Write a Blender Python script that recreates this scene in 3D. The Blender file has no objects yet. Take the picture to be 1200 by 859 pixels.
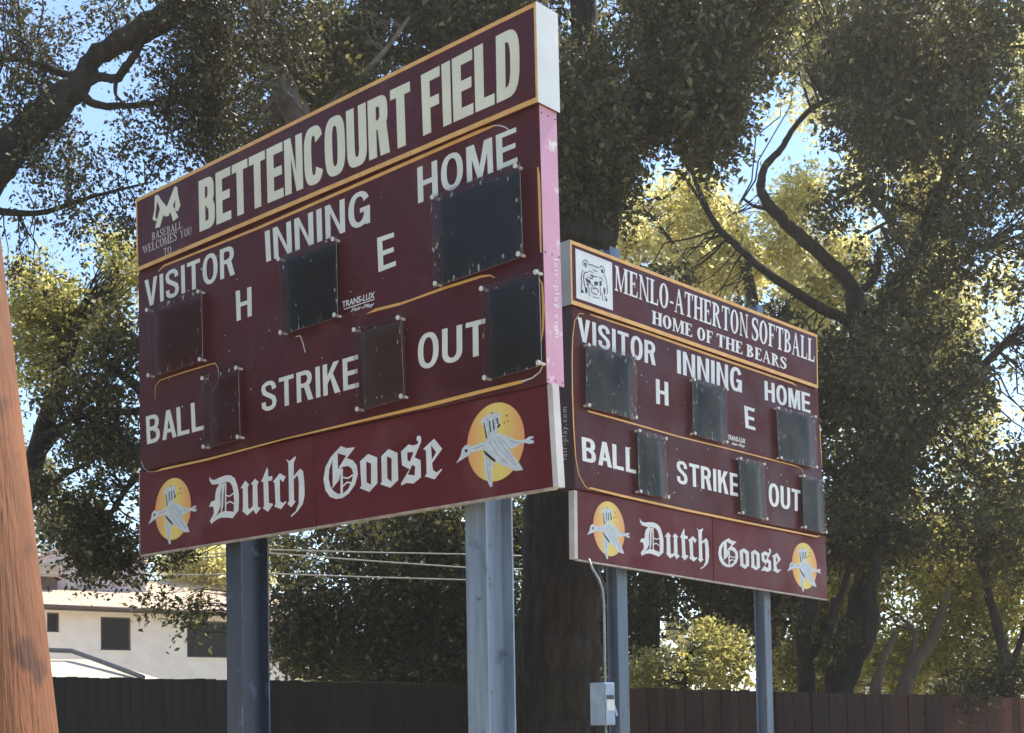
import bpy, bmesh, math, random
import numpy as np
from mathutils import Vector, Matrix
from mathutils.geometry import tessellate_polygon

SC = bpy.context.scene
COL = SC.collection
R = math.radians

# ------------------------------------------------------------------ camera
F, CX, CY = 1600.0, 600.0, 785.75            # focal length and principal point of the 1200 px wide photograph
PITCH, ROLL, EYE = R(2.417), R(-0.992), 1.6
cam = bpy.data.cameras.new("camera")
cam_o = bpy.data.objects.new("camera", cam); COL.objects.link(cam_o)
cam.sensor_width = 36.0; cam.lens = F / 1200 * 36
cam.shift_y = (CY - 429.5) / 1200
cam.clip_start = 0.05; cam.clip_end = 3000
cp, sp, cr, sr = math.cos(PITCH), math.sin(PITCH), math.cos(ROLL), math.sin(ROLL)
_A = Matrix(((1, 0, 0), (0, -sp, cp), (0, cp, sp)))
_B = Matrix(((cr, sr, 0), (-sr, cr, 0), (0, 0, 1)))
M3 = _B @ _A                                  # world -> (right, up, forward)
_r, _u, _f = M3[0], M3[1], M3[2]
rot = Matrix((_r, _u, -_f)).transposed()
cam_o.matrix_world = Matrix.Translation((0, 0, EYE)) @ rot.to_4x4()
SC.camera = cam_o

# ------------------------------------------------------------------ sky, sun, exposure
SUN_EL, SUN_AZ = R(60), R(46)                 # azimuth clockwise from +Y
world = bpy.data.worlds.new("World"); SC.world = world; world.use_nodes = True
wn = world.node_tree
sky = wn.nodes.new('ShaderNodeTexSky'); sky.sky_type = 'NISHITA'; sky.sun_disc = False
sky.sun_elevation = SUN_EL; sky.sun_rotation = SUN_AZ; sky.dust_density = 0.3; sky.ozone_density = 1.3; sky.altitude = 300
wn.links.new(sky.outputs[0], wn.nodes['Background'].inputs[0])
wn.nodes['Background'].inputs[1].default_value = 0.13
sun = bpy.data.lights.new("sun", 'SUN'); sun.energy = 4.0; sun.angle = R(0.5); sun.color = (1.0, 0.93, 0.80)
sun_o = bpy.data.objects.new("sun", sun); COL.objects.link(sun_o)
sd = Vector((math.sin(SUN_AZ) * math.cos(SUN_EL), math.cos(SUN_AZ) * math.cos(SUN_EL), math.sin(SUN_EL)))
sun_o.rotation_euler = sd.to_track_quat('Z', 'Y').to_euler()
SC.view_settings.view_transform = 'Standard'; SC.view_settings.look = 'None'
SC.view_settings.exposure = 1.15; SC.view_settings.gamma = 1.0
SC.cycles.use_denoising = True
SC.cycles.max_bounces = 7; SC.cycles.diffuse_bounces = 4; SC.cycles.transparent_max_bounces = 12
SC.cycles.glossy_bounces = 3; SC.cycles.transmission_bounces = 4

# ------------------------------------------------------------------ geometry of the picture
def ray(px, py):
    d = _r * ((px - CX) / F) + _u * ((CY - py) / F) + _f
    return d
def at(px, py, Y):
    """the world point at depth Y (metres along +Y) seen at a pixel of the photograph"""
    d = ray(px, py)
    return Vector((0, 0, EYE)) + d * (Y / d.y)

# ------------------------------------------------------------------ materials
def node(nt, t, **kw):
    n = nt.nodes.new(t)
    for k, v in kw.items():
        if k in n.inputs: n.inputs[k].default_value = v
        else: setattr(n, k, v)
    return n
def mat_base(name):
    m = bpy.data.materials.new(name); m.use_nodes = True
    return m, m.node_tree, m.node_tree.nodes['Principled BSDF']
def c4(c): return (c[0], c[1], c[2], 1)
def noise_mix(nt, scale, c1, c2, lo=.35, hi=.65, detail=4, coord='Object', stretch=(1, 1, 1), prev=None):
    tc = node(nt, 'ShaderNodeTexCoord'); mp = node(nt, 'ShaderNodeMapping'); mp.inputs['Scale'].default_value = stretch
    nz = node(nt, 'ShaderNodeTexNoise'); nz.inputs['Scale'].default_value = scale; nz.inputs['Detail'].default_value = detail
    rp = node(nt, 'ShaderNodeMapRange'); rp.inputs['From Min'].default_value = lo; rp.inputs['From Max'].default_value = hi
    mx = node(nt, 'ShaderNodeMix', data_type='RGBA')
    nt.links.new(tc.outputs[coord], mp.inputs[0]); nt.links.new(mp.outputs[0], nz.inputs['Vector'])
    nt.links.new(nz.outputs['Fac'], rp.inputs['Value']); nt.links.new(rp.outputs[0], mx.inputs[0])
    if prev is None: mx.inputs[6].default_value = c4(c1)
    else: nt.links.new(prev, mx.inputs[6])
    mx.inputs[7].default_value = c4(c2)
    return mx.outputs[2], rp.outputs[0], nz.outputs['Fac']
def bump(nt, b, fac, strength=.3, dist=.01):
    bp = node(nt, 'ShaderNodeBump'); bp.inputs['Strength'].default_value = strength; bp.inputs['Distance'].default_value = dist
    nt.links.new(fac, bp.inputs['Height']); nt.links.new(bp.outputs[0], b.inputs['Normal'])
def surf(name, c1, c2=None, scale=4, rough=.6, metallic=0, lo=.35, hi=.65, bmp=0, dist=.01, stretch=(1, 1, 1), spec=.5, specks=None, detail=4):
    m, nt, b = mat_base(name)
    b.inputs['Roughness'].default_value = rough; b.inputs['Metallic'].default_value = metallic
    b.inputs['Specular IOR Level'].default_value = spec
    if c2 is None: c2 = tuple(x * .8 for x in c1)
    out, rp, fac = noise_mix(nt, scale, c1, c2, lo, hi, detail, stretch=stretch)
    if specks:
        for (s, col, a, bb) in specks:
            out, _, _ = noise_mix(nt, s, None, col, a, bb, 3, prev=out)
    nt.links.new(out, b.inputs['Base Color'])
    if bmp: bump(nt, b, fac, bmp, dist)
    return m

MAROON = surf("faded_maroon_paint", (.066, .009, .0125), (.090, .0135, .017), 1.3, .42, spec=.22, lo=.3, hi=.7, bmp=.02,
              specks=[(38, (.42, .36, .34), .745, .80), (2.2, (.12, .040, .038), .54, .80), (16, (.035, .010, .012), .60, .75)])
MAROON_L = surf("maroon_sheet", (.105, .011, .0165), (.135, .018, .024), 1.1, .42, spec=.22, lo=.3, hi=.7,
                specks=[(2.0, (.17, .052, .055), .54, .8)])
CREAM = surf("cream_vinyl", (.80, .76, .58), (.72, .68, .50), 3, .5)
WHITE = surf("white_vinyl", (.82, .82, .80), (.72, .72, .71), 6, .5)
WHITE_D = surf("thin_white_print", (.62, .56, .56), (.5, .42, .42), 9, .5)
CABW = surf("ivory_vinyl", (.80, .79, .70), (.70, .69, .61), 4, .5)
MAROON_W = surf("dark_maroon_display", (.105, .0135, .018), (.088, .0125, .016), 3, .45)
BROWN_W = surf("brown_tinted_display", (.100, .040, .030), (.078, .036, .028), 3, .45)
GOLD = surf("gold_vinyl_stripe", (.82, .45, .13), (.72, .36, .09), 8, .45, specks=[(45, (.30, .12, .06), .66, .72)])
PINK = surf("sun_bleached_pink_paint", (.70, .36, .47), (.62, .30, .42), 2.5, .5, specks=[(11, (.80, .70, .72), .62, .72), (60, (.25, .10, .12), .74, .78)])
END_WHITE = surf("white_painted_end", (.80, .80, .78), (.70, .70, .68), 3, .45)
EDGE_STRIP = surf("dull_white_edge_trim", (.66, .61, .58), (.52, .47, .45), 5, .5)
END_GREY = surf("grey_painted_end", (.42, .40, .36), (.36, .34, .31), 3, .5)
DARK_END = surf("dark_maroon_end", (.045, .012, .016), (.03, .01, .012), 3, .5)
EDGE_METAL = surf("bare_edge_metal", (.55, .48, .42), (.35, .28, .24), 12, .45, metallic=.3)
BLACK = surf("black_display_face", (.012, .012, .014), (.02, .02, .022), 5, .35)
BLACK_INK = surf("black_print", (.02, .018, .02), (.03, .025, .03), 9, .5)
GREY_INK = surf("grey_print", (.36, .40, .45), (.28, .31, .36), 14, .5)
GOOSE = surf("goose_feather_print", (.68, .71, .73), (.55, .59, .63), 22, .5, stretch=(1, 1, 2.5))
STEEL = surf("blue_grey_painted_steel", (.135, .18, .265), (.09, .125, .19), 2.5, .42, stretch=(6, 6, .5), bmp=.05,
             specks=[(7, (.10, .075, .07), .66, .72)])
STEEL_D = surf("shade_toned_blue_steel", (.032, .050, .088), (.022, .033, .060), 2.5, .45, stretch=(6, 6, .5), bmp=.05, specks=[(6, (.10, .14, .22), .62, .74)])  # the left post's shade is put into this darker blue
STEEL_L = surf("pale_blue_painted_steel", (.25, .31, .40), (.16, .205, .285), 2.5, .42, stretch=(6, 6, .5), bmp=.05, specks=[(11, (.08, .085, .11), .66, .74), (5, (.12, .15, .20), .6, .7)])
GALV = surf("galvanised_steel", (.34, .42, .55), (.26, .33, .45), 9, .4, metallic=.25)
DARK_METAL = surf("dark_metal", (.03, .035, .045), (.05, .05, .06), 9, .5)
CONDUIT = surf("grey_conduit", (.30, .35, .38), (.22, .26, .30), 9, .4)
SCREW = surf("white_nylon_standoff", (.75, .72, .68), (.62, .58, .52), 20, .4)
WIRE = surf("pale_cable", (.55, .52, .46), (.4, .38, .33), 9, .5)

for _m in (MAROON, MAROON_L):
    _nt = _m.node_tree; _b = _nt.nodes['Principled BSDF']; _tc = node(_nt, 'ShaderNodeTexCoord'); _n = node(_nt, 'ShaderNodeTexNoise'); _n.inputs['Scale'].default_value = 1.4; _n.inputs['Detail'].default_value = 5
    _mr = node(_nt, 'ShaderNodeMapRange'); _mr.inputs['From Min'].default_value = .35; _mr.inputs['From Max'].default_value = .65; _mr.inputs['To Min'].default_value = .28; _mr.inputs['To Max'].default_value = .60
    _nt.links.new(_tc.outputs['Object'], _n.inputs['Vector']); _nt.links.new(_n.outputs[0], _mr.inputs['Value']); _nt.links.new(_mr.outputs[0], _b.inputs['Roughness'])
    _b.inputs['Specular IOR Level'].default_value = .20
def sun_disc_mat():
    m, nt, b = mat_base("yellow_orange_disc_print")
    tc = node(nt, 'ShaderNodeTexCoord'); sx = node(nt, 'ShaderNodeSeparateXYZ')
    nt.links.new(tc.outputs['Generated'], sx.inputs[0])
    s1 = node(nt, 'ShaderNodeMath', operation='SUBTRACT'); s1.inputs[1].default_value = .5
    nt.links.new(sx.outputs[0], s1.inputs[0])
    ab = node(nt, 'ShaderNodeMath', operation='ABSOLUTE'); nt.links.new(s1.outputs[0], ab.inputs[0])
    mr = node(nt, 'ShaderNodeMapRange'); mr.inputs['From Min'].default_value = .1; mr.inputs['From Max'].default_value = .46
    nt.links.new(ab.outputs[0], mr.inputs[0])
    mx = node(nt, 'ShaderNodeMix', data_type='RGBA'); mx.inputs[6].default_value = (.84, .64, .17, 1); mx.inputs[7].default_value = (.84, .36, .13, 1)
    nt.links.new(mr.outputs[0], mx.inputs[0]); nt.links.new(mx.outputs[2], b.inputs['Base Color'])
    b.inputs['Roughness'].default_value = .5
    return m
DISC = sun_disc_mat()

def shield_mat(name, film, smudge, th):
    m, nt, b = mat_base(name)
    out = nt.nodes['Material Output']
    tr = node(nt, 'ShaderNodeBsdfTransparent'); tr.inputs[0].default_value = (.96, .965, .97, 1)
    gl = node(nt, 'ShaderNodeBsdfGlossy'); gl.inputs['Roughness'].default_value = .12; gl.inputs[0].default_value = (.26, .25, .24, 1)
    fr = node(nt, 'ShaderNodeFresnel'); fr.inputs[0].default_value = 1.5
    m1 = node(nt, 'ShaderNodeMixShader'); nt.links.new(fr.outputs[0], m1.inputs[0])
    nt.links.new(tr.outputs[0], m1.inputs[1]); nt.links.new(gl.outputs[0], m1.inputs[2])
    # dirt: streaks, smudges gathered near the rim, specks
    tc = node(nt, 'ShaderNodeTexCoord'); sx = node(nt, 'ShaderNodeSeparateXYZ'); nt.links.new(tc.outputs['Generated'], sx.inputs[0])
    def edge(o):
        s = node(nt, 'ShaderNodeMath', operation='SUBTRACT'); s.inputs[1].default_value = .5; nt.links.new(o, s.inputs[0])
        a = node(nt, 'ShaderNodeMath', operation='ABSOLUTE'); nt.links.new(s.outputs[0], a.inputs[0]); return a.outputs[0]
    mxm = node(nt, 'ShaderNodeMath', operation='MAXIMUM'); nt.links.new(edge(sx.outputs[0]), mxm.inputs[0]); nt.links.new(edge(sx.outputs[2]), mxm.inputs[1])
    er = node(nt, 'ShaderNodeMapRange'); er.inputs['From Min'].default_value = .34; er.inputs['From Max'].default_value = .5; er.inputs['To Max'].default_value = .085
    nt.links.new(mxm.outputs[0], er.inputs[0])
    n1 = node(nt, 'ShaderNodeTexNoise'); n1.inputs['Scale'].default_value = 32; n1.inputs['Detail'].default_value = 5
    mp = node(nt, 'ShaderNodeMapping'); mp.inputs['Scale'].default_value = (1, 1, .45)
    nt.links.new(tc.outputs['Object'], mp.inputs[0]); nt.links.new(mp.outputs[0], n1.inputs['Vector'])
    ad = node(nt, 'ShaderNodeMath', operation='ADD'); nt.links.new(n1.outputs[0], ad.inputs[0]); nt.links.new(er.outputs[0], ad.inputs[1])
    r1 = node(nt, 'ShaderNodeMapRange'); r1.inputs['From Min'].default_value = th; r1.inputs['From Max'].default_value = th + .07; r1.inputs['To Max'].default_value = smudge
    nt.links.new(ad.outputs[0], r1.inputs[0])
    n2 = node(nt, 'ShaderNodeTexNoise'); n2.inputs['Scale'].default_value = 5; nt.links.new(mp.outputs[0], n2.inputs['Vector'])
    r2 = node(nt, 'ShaderNodeMapRange'); r2.inputs['From Min'].default_value = .3; r2.inputs['From Max'].default_value = .8; r2.inputs['To Min'].default_value = .005; r2.inputs['To Max'].default_value = film
    nt.links.new(n2.outputs[0], r2.inputs[0])
    a2 = node(nt, 'ShaderNodeMath', operation='ADD'); nt.links.new(r1.outputs[0], a2.inputs[0]); nt.links.new(r2.outputs[0], a2.inputs[1])
    df = node(nt, 'ShaderNodeBsdfDiffuse'); df.inputs[0].default_value = (.55, .53, .48, 1)
    m2 = node(nt, 'ShaderNodeMixShader'); nt.links.new(a2.outputs[0], m2.inputs[0]); nt.links.new(m1.outputs[0], m2.inputs[1]); nt.links.new(df.outputs[0], m2.inputs[2])
    nt.links.new(m2.outputs[0], out.inputs[0])
    return m
SHIELD = shield_mat("scuffed_clear_polycarbonate", .010, .6, .675)
SHIELD_F = shield_mat("weathered_hazy_polycarbonate", .10, .5, .65)
SHIELD_EDGE = surf("polycarbonate_edge", (.42, .36, .36), (.3, .25, .25), 20, .3)

def leaf_mat(name, c1, c2, trans=.35, tcol=None, rough=.5, scale=1.2, spec=.25):
    m, nt, b = mat_base(name)
    out, _, _ = noise_mix(nt, scale, c1, c2, .4, .62, 5)
    b.inputs['Roughness'].default_value = rough; b.inputs['Specular IOR Level'].default_value = spec
    # every leaf its own tint, a few pale ones stand in for sunlit sparkles
    ge = node(nt, 'ShaderNodeNewGeometry'); tc = tcol or tuple(min(1, x * 1.6) for x in c2)
    def ramp(base, pale, src=None):
        r0 = node(nt, 'ShaderNodeMapRange'); r0.inputs['From Min'].default_value = .90; r0.inputs['From Max'].default_value = .93; nt.links.new(ge.outputs['Random Per Island'], r0.inputs[0])
        mx = node(nt, 'ShaderNodeMix', data_type='RGBA'); nt.links.new(r0.outputs[0], mx.inputs[0]); mx.inputs[6].default_value = c4(base); mx.inputs[7].default_value = c4(pale)
        if src is not None: nt.links.new(src, mx.inputs[6])
        hs = node(nt, 'ShaderNodeHueSaturation'); rv = node(nt, 'ShaderNodeMapRange'); rv.inputs['To Min'].default_value = .65; rv.inputs['To Max'].default_value = 1.4
        ml = node(nt, 'ShaderNodeMath', operation='MULTIPLY'); ml.inputs[1].default_value = 17.3; fr = node(nt, 'ShaderNodeMath', operation='FRACT')
        nt.links.new(ge.outputs['Random Per Island'], ml.inputs[0]); nt.links.new(ml.outputs[0], fr.inputs[0]); nt.links.new(fr.outputs[0], rv.inputs[0])
        nt.links.new(rv.outputs[0], hs.inputs['Value']); nt.links.new(mx.outputs[2], hs.inputs['Color']); return hs.outputs[0]
    nt.links.new(ramp(c1, (min(1, c2[0] * 2 + .08), min(1, c2[1] * 2 + .08), c2[2] * 2 + .03), out), b.inputs['Base Color'])
    t = node(nt, 'ShaderNodeBsdfTranslucent')
    nt.links.new(ramp(tc, (min(1, tc[0] * 1.5 + .3), min(1, tc[1] * 1.5 + .28), min(1, tc[2] * 1.5 + .12))), t.inputs[0])
    mx = node(nt, 'ShaderNodeMixShader'); mx.inputs[0].default_value = trans
    nt.links.new(b.outputs[0], mx.inputs[1]); nt.links.new(t.outputs[0], mx.inputs[2])
    nt.links.new(mx.outputs[0], nt.nodes['Material Output'].inputs[0])
    return m
LEAF_OAK = leaf_mat("dark_live_oak_leaf", (.030, .030, .019), (.054, .052, .030), .34, (.20, .18, .055))
LEAF_OAK_G = leaf_mat("grey_green_oak_leaf", (.038, .040, .028), (.062, .062, .042), .34, (.20, .19, .07), rough=.5)
LEAF_YEL = leaf_mat("sun_glow_yellow_leaf", (.30, .28, .11), (.46, .41, .17), .60, (.95, .86, .38))  # pale yellow colour stands in for sun glowing through the leaves
LEAF_MID = leaf_mat("olive_leaf", (.075, .078, .032), (.13, .118, .045), .42, (.38, .32, .09))
LEAF_HEDGE = leaf_mat("dark_hedge_leaf", (.024, .026, .015), (.046, .046, .024), .28, (.18, .17, .05), rough=.35)
LEAF_GOLD = leaf_mat("sunlit_olive_leaf", (.12, .122, .045), (.22, .205, .075), .50, (.60, .55, .18))  # sunlit look of the foliage is put into this lighter leaf colour
LEAF_SIL = leaf_mat("silhouette_oak_leaf", (.026, .026, .018), (.044, .042, .026), .16, (.12, .11, .035))  # darker, less translucent oak copy; backlit silhouette put into the leaf itself
BARK = surf("dark_furrowed_bark", (.013, .0095, .008), (.030, .023, .019), 11, .95, bmp=1.0, dist=.06, stretch=(1, 1, .22), detail=8, lo=.42, hi=.58)
BARK_PALE = surf("pale_smooth_bark", (.15, .115, .09), (.10, .075, .06), 6, .8, bmp=.4, dist=.02, stretch=(1, 1, .4))

# ------------------------------------------------------------------ object helpers
def tag(o, label=None, cat=None, group=None, kind=None):
    if label: o['label'] = label
    if cat: o['category'] = cat
    if group: o['group'] = group
    if kind: o['kind'] = kind
    return o
def empty(name, loc, rz=0, **kw):
    o = bpy.data.objects.new(name, None); COL.objects.link(o); o.location = loc; o.rotation_euler = (0, 0, rz)
    o.empty_display_size = .2
    return tag(o, **kw)
def link(name, me, parent=None, **kw):
    o = bpy.data.objects.new(name, me); COL.objects.link(o)
    if parent is not None: o.parent = parent
    return tag(o, **kw)
def mesh(name, V, Fc, mats, mi=None, smooth=False):
    me = bpy.data.meshes.new(name); me.from_pydata([tuple(v) for v in V], [], Fc)
    for m in (mats if isinstance(mats, (list, tuple)) else [mats]): me.materials.append(m)
    if mi is not None: me.polygons.foreach_set('material_index', mi)
    if smooth: me.polygons.foreach_set('use_smooth', [True] * len(me.polygons))
    me.update(); return me
class MB:
    def __init__(s): s.V = []; s.F = []; s.M = []
    def add(s, V, Fc, m=0):
        n = len(s.V); s.V += [tuple(v) for v in V]; s.F += [tuple(i + n for i in f) for f in Fc]; s.M += [m] * len(Fc)
    def box(s, x0, x1, y0, y1, z0, z1, m=0):
        s.add([(x0, y0, z0), (x1, y0, z0), (x1, y1, z0), (x0, y1, z0), (x0, y0, z1), (x1, y0, z1), (x1, y1, z1), (x0, y1, z1)],
              [(0, 1, 5, 4), (1, 2, 6, 5), (2, 3, 7, 6), (3, 0, 4, 7), (4, 5, 6, 7), (0, 3, 2, 1)], m)
    def prism(s, outer, y0, y1, holes=(), m=0, ms=None):
        """a flat outline (u, v) standing in the plane y, front at y0, back at y1"""
        loops = [list(outer)] + [list(h) for h in holes]
        flat = [p for l in loops for p in l]
        tr = tessellate_polygon([[Vector((p[0], p[1], 0)) for p in l] for l in loops])
        n = len(flat); V = [(p[0], y0, p[1]) for p in flat] + [(p[0], y1, p[1]) for p in flat]
        Fr = []
        for t in tr:
            a, b, c = (flat[i] for i in t)
            area = (b[0] - a[0]) * (c[1] - a[1]) - (c[0] - a[0]) * (b[1] - a[1])
            if abs(area) < 1e-12: continue
            t = tuple(t) if area > 0 else (t[2], t[1], t[0])
            Fr.append(t)
        s.add(V, Fr, m)
        base = len(s.V) - 2 * n; k = 0; side = []
        for l in loops:
            L = len(l)
            for i in range(L):
                a, b = base + k + i, base + k + (i + 1) % L
                side.append((a, a + n, b + n, b))
            k += L
        s.F += side; s.M += [m if ms is None else ms] * len(side)
    def stroke(s, pts, w, y0, y1, m=0):
        P = [Vector(p) for p in pts]; L = []; Rr = []
        for i, p in enumerate(P):
            d = (P[min(i + 1, len(P) - 1)] - P[max(i - 1, 0)])
            d = d.normalized() if d.length > 0 else Vector((1, 0))
            nrm = Vector((-d.y, d.x)); ww = w[i] if isinstance(w, (list, tuple)) else w
            L.append(p + nrm * ww / 2); Rr.append(p - nrm * ww / 2)
        for i in range(len(P) - 1):
            s.prism([L[i], L[i + 1], Rr[i + 1], Rr[i]], y0, y1, m=m)
    def tube(s, pts, radii, n=8, m=0, cap=True, furrow=0):
        pts = [Vector(p) for p in pts]; base = len(s.V); prev = None
        for i, p in enumerate(pts):
            d = (pts[min(i + 1, len(pts) - 1)] - pts[max(i - 1, 0)]).normalized()
            if prev is None:
                a = d.orthogonal().normalized()
            else:
                a = prev - d * prev.dot(d)
                a = a.normalized() if a.length > 1e-6 else d.orthogonal().normalized()
            prev = a; b = d.cross(a); r = radii[i] if isinstance(radii, (list, tuple)) else radii
            for k in range(n):
                t = 2 * math.pi * k / n; h = p.z * 2.2
                rr = r * (1 + furrow * (.5 * math.sin(9 * t + 1.3 * math.sin(h * .9) + h * .3) + .6 * math.sin(17 * t + 2.1 * math.sin(h * 1.3 + t * 2)) + .5 * math.sin(5 * t + h * 1.7) * math.sin(h * 2.9 + 3 * t))) if furrow else r
                s.V.append(tuple(p + (a * math.cos(t) + b * math.sin(t)) * rr))
        for i in range(len(pts) - 1):
            for k in range(n):
                q = base + i * n; s.F.append((q + k, q + (k + 1) % n, q + n + (k + 1) % n, q + n + k)); s.M.append(m)
        if cap:
            s.F.append(tuple(base + k for k in reversed(range(n)))); s.M.append(m)
            q = base + (len(pts) - 1) * n; s.F.append(tuple(q + k for k in range(n))); s.M.append(m)
    def build(s, name, mats, parent=None, smooth=False, **kw):
        return link(name, mesh(name, s.V, s.F, mats, s.M, smooth), parent, **kw)
def bevel(o, w, seg=2):
    bm = bmesh.new(); bm.from_mesh(o.data)
    bmesh.ops.remove_doubles(bm, verts=bm.verts, dist=1e-5)
    bmesh.ops.bevel(bm, geom=[e for e in bm.edges], offset=w, segments=seg, profile=.5, affect='EDGES')
    bm.to_mesh(o.data); bm.free(); return o

# ------------------------------------------------------------------ board frame: photograph pixel -> place on the board's plane
class Board:
    def __init__(s, base, yaw):
        s.o = Vector(base); s.yaw = yaw
        s.x = Vector((math.cos(yaw), math.sin(yaw), 0)); s.y = Vector((-math.sin(yaw), math.cos(yaw), 0))
    def uv(s, px, py, y=0.0):
        d = ray(px, py); c = Vector((0, 0, EYE)); q = s.o + s.y * y
        t = (q - c).dot(s.y) / d.dot(s.y); w = c + d * t - s.o
        return (w.dot(s.x), w.z)
    def on_end(s, px, py, xx):
        """place on the plane x = xx (an end face): returns (y, z)"""
        d = ray(px, py); c = Vector((0, 0, EYE)); q = s.o + s.x * xx
        t = (q - c).dot(s.x) / d.dot(s.x); w = c + d * t - s.o
        return (w.dot(s.y), w.z)
B1 = Board((-3.366, 12.339, 1.617 + EYE), -0.7314)
B2 = Board((0.667, 13.566, 1.62 + EYE), 0.8276)

# ------------------------------------------------------------------ lettering
def text_data(body, offset=0.0, shear=0.0, spacing=1.0):
    cu = bpy.data.curves.new("text", 'FONT'); cu.body = body; cu.offset = offset; cu.shear = shear
    cu.space_character = spacing; cu.resolution_u = 4; cu.fill_mode = 'FRONT'
    ob = bpy.data.objects.new("text", cu); COL.objects.link(ob)
    bpy.context.view_layer.update()
    me = bpy.data.meshes.new_from_object(ob.evaluated_get(bpy.context.evaluated_depsgraph_get()))
    V = [(v.co.x, v.co.y) for v in me.vertices]; Fc = [tuple(p.vertices) for p in me.polygons]
    bpy.data.objects.remove(ob); bpy.data.curves.remove(cu); bpy.data.meshes.remove(me)
    return V, Fc
def place_text(VF, quad, y, mat, parent, smear=(0,), name="lettering", flip=False, thick=.0012):
    """quad: four (u, v) corners TL, TR, BR, BL of the word on the board; smear thickens the stems sideways"""
    V, Fc = VF
    x0 = min(v[0] for v in V) + min(smear); x1 = max(v[0] for v in V) + max(smear)
    z0 = min(v[1] for v in V); z1 = max(v[1] for v in V)
    TL, TR, BR, BL = [Vector(q) for q in quad]; mb = MB()
    for k, dx in enumerate(smear):
        P = []
        for (a, b) in V:
            s = (a + dx - x0) / (x1 - x0); t = (b - z0) / (z1 - z0)
            q = (BL * (1 - s) + BR * s) * (1 - t) + (TL * (1 - s) + TR * s) * t
            P.append((q[0], y - .0004 * k, q[1]))
        mb.add(P, Fc)
    o = mb.build(name, mat, parent)
    return o

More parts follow.
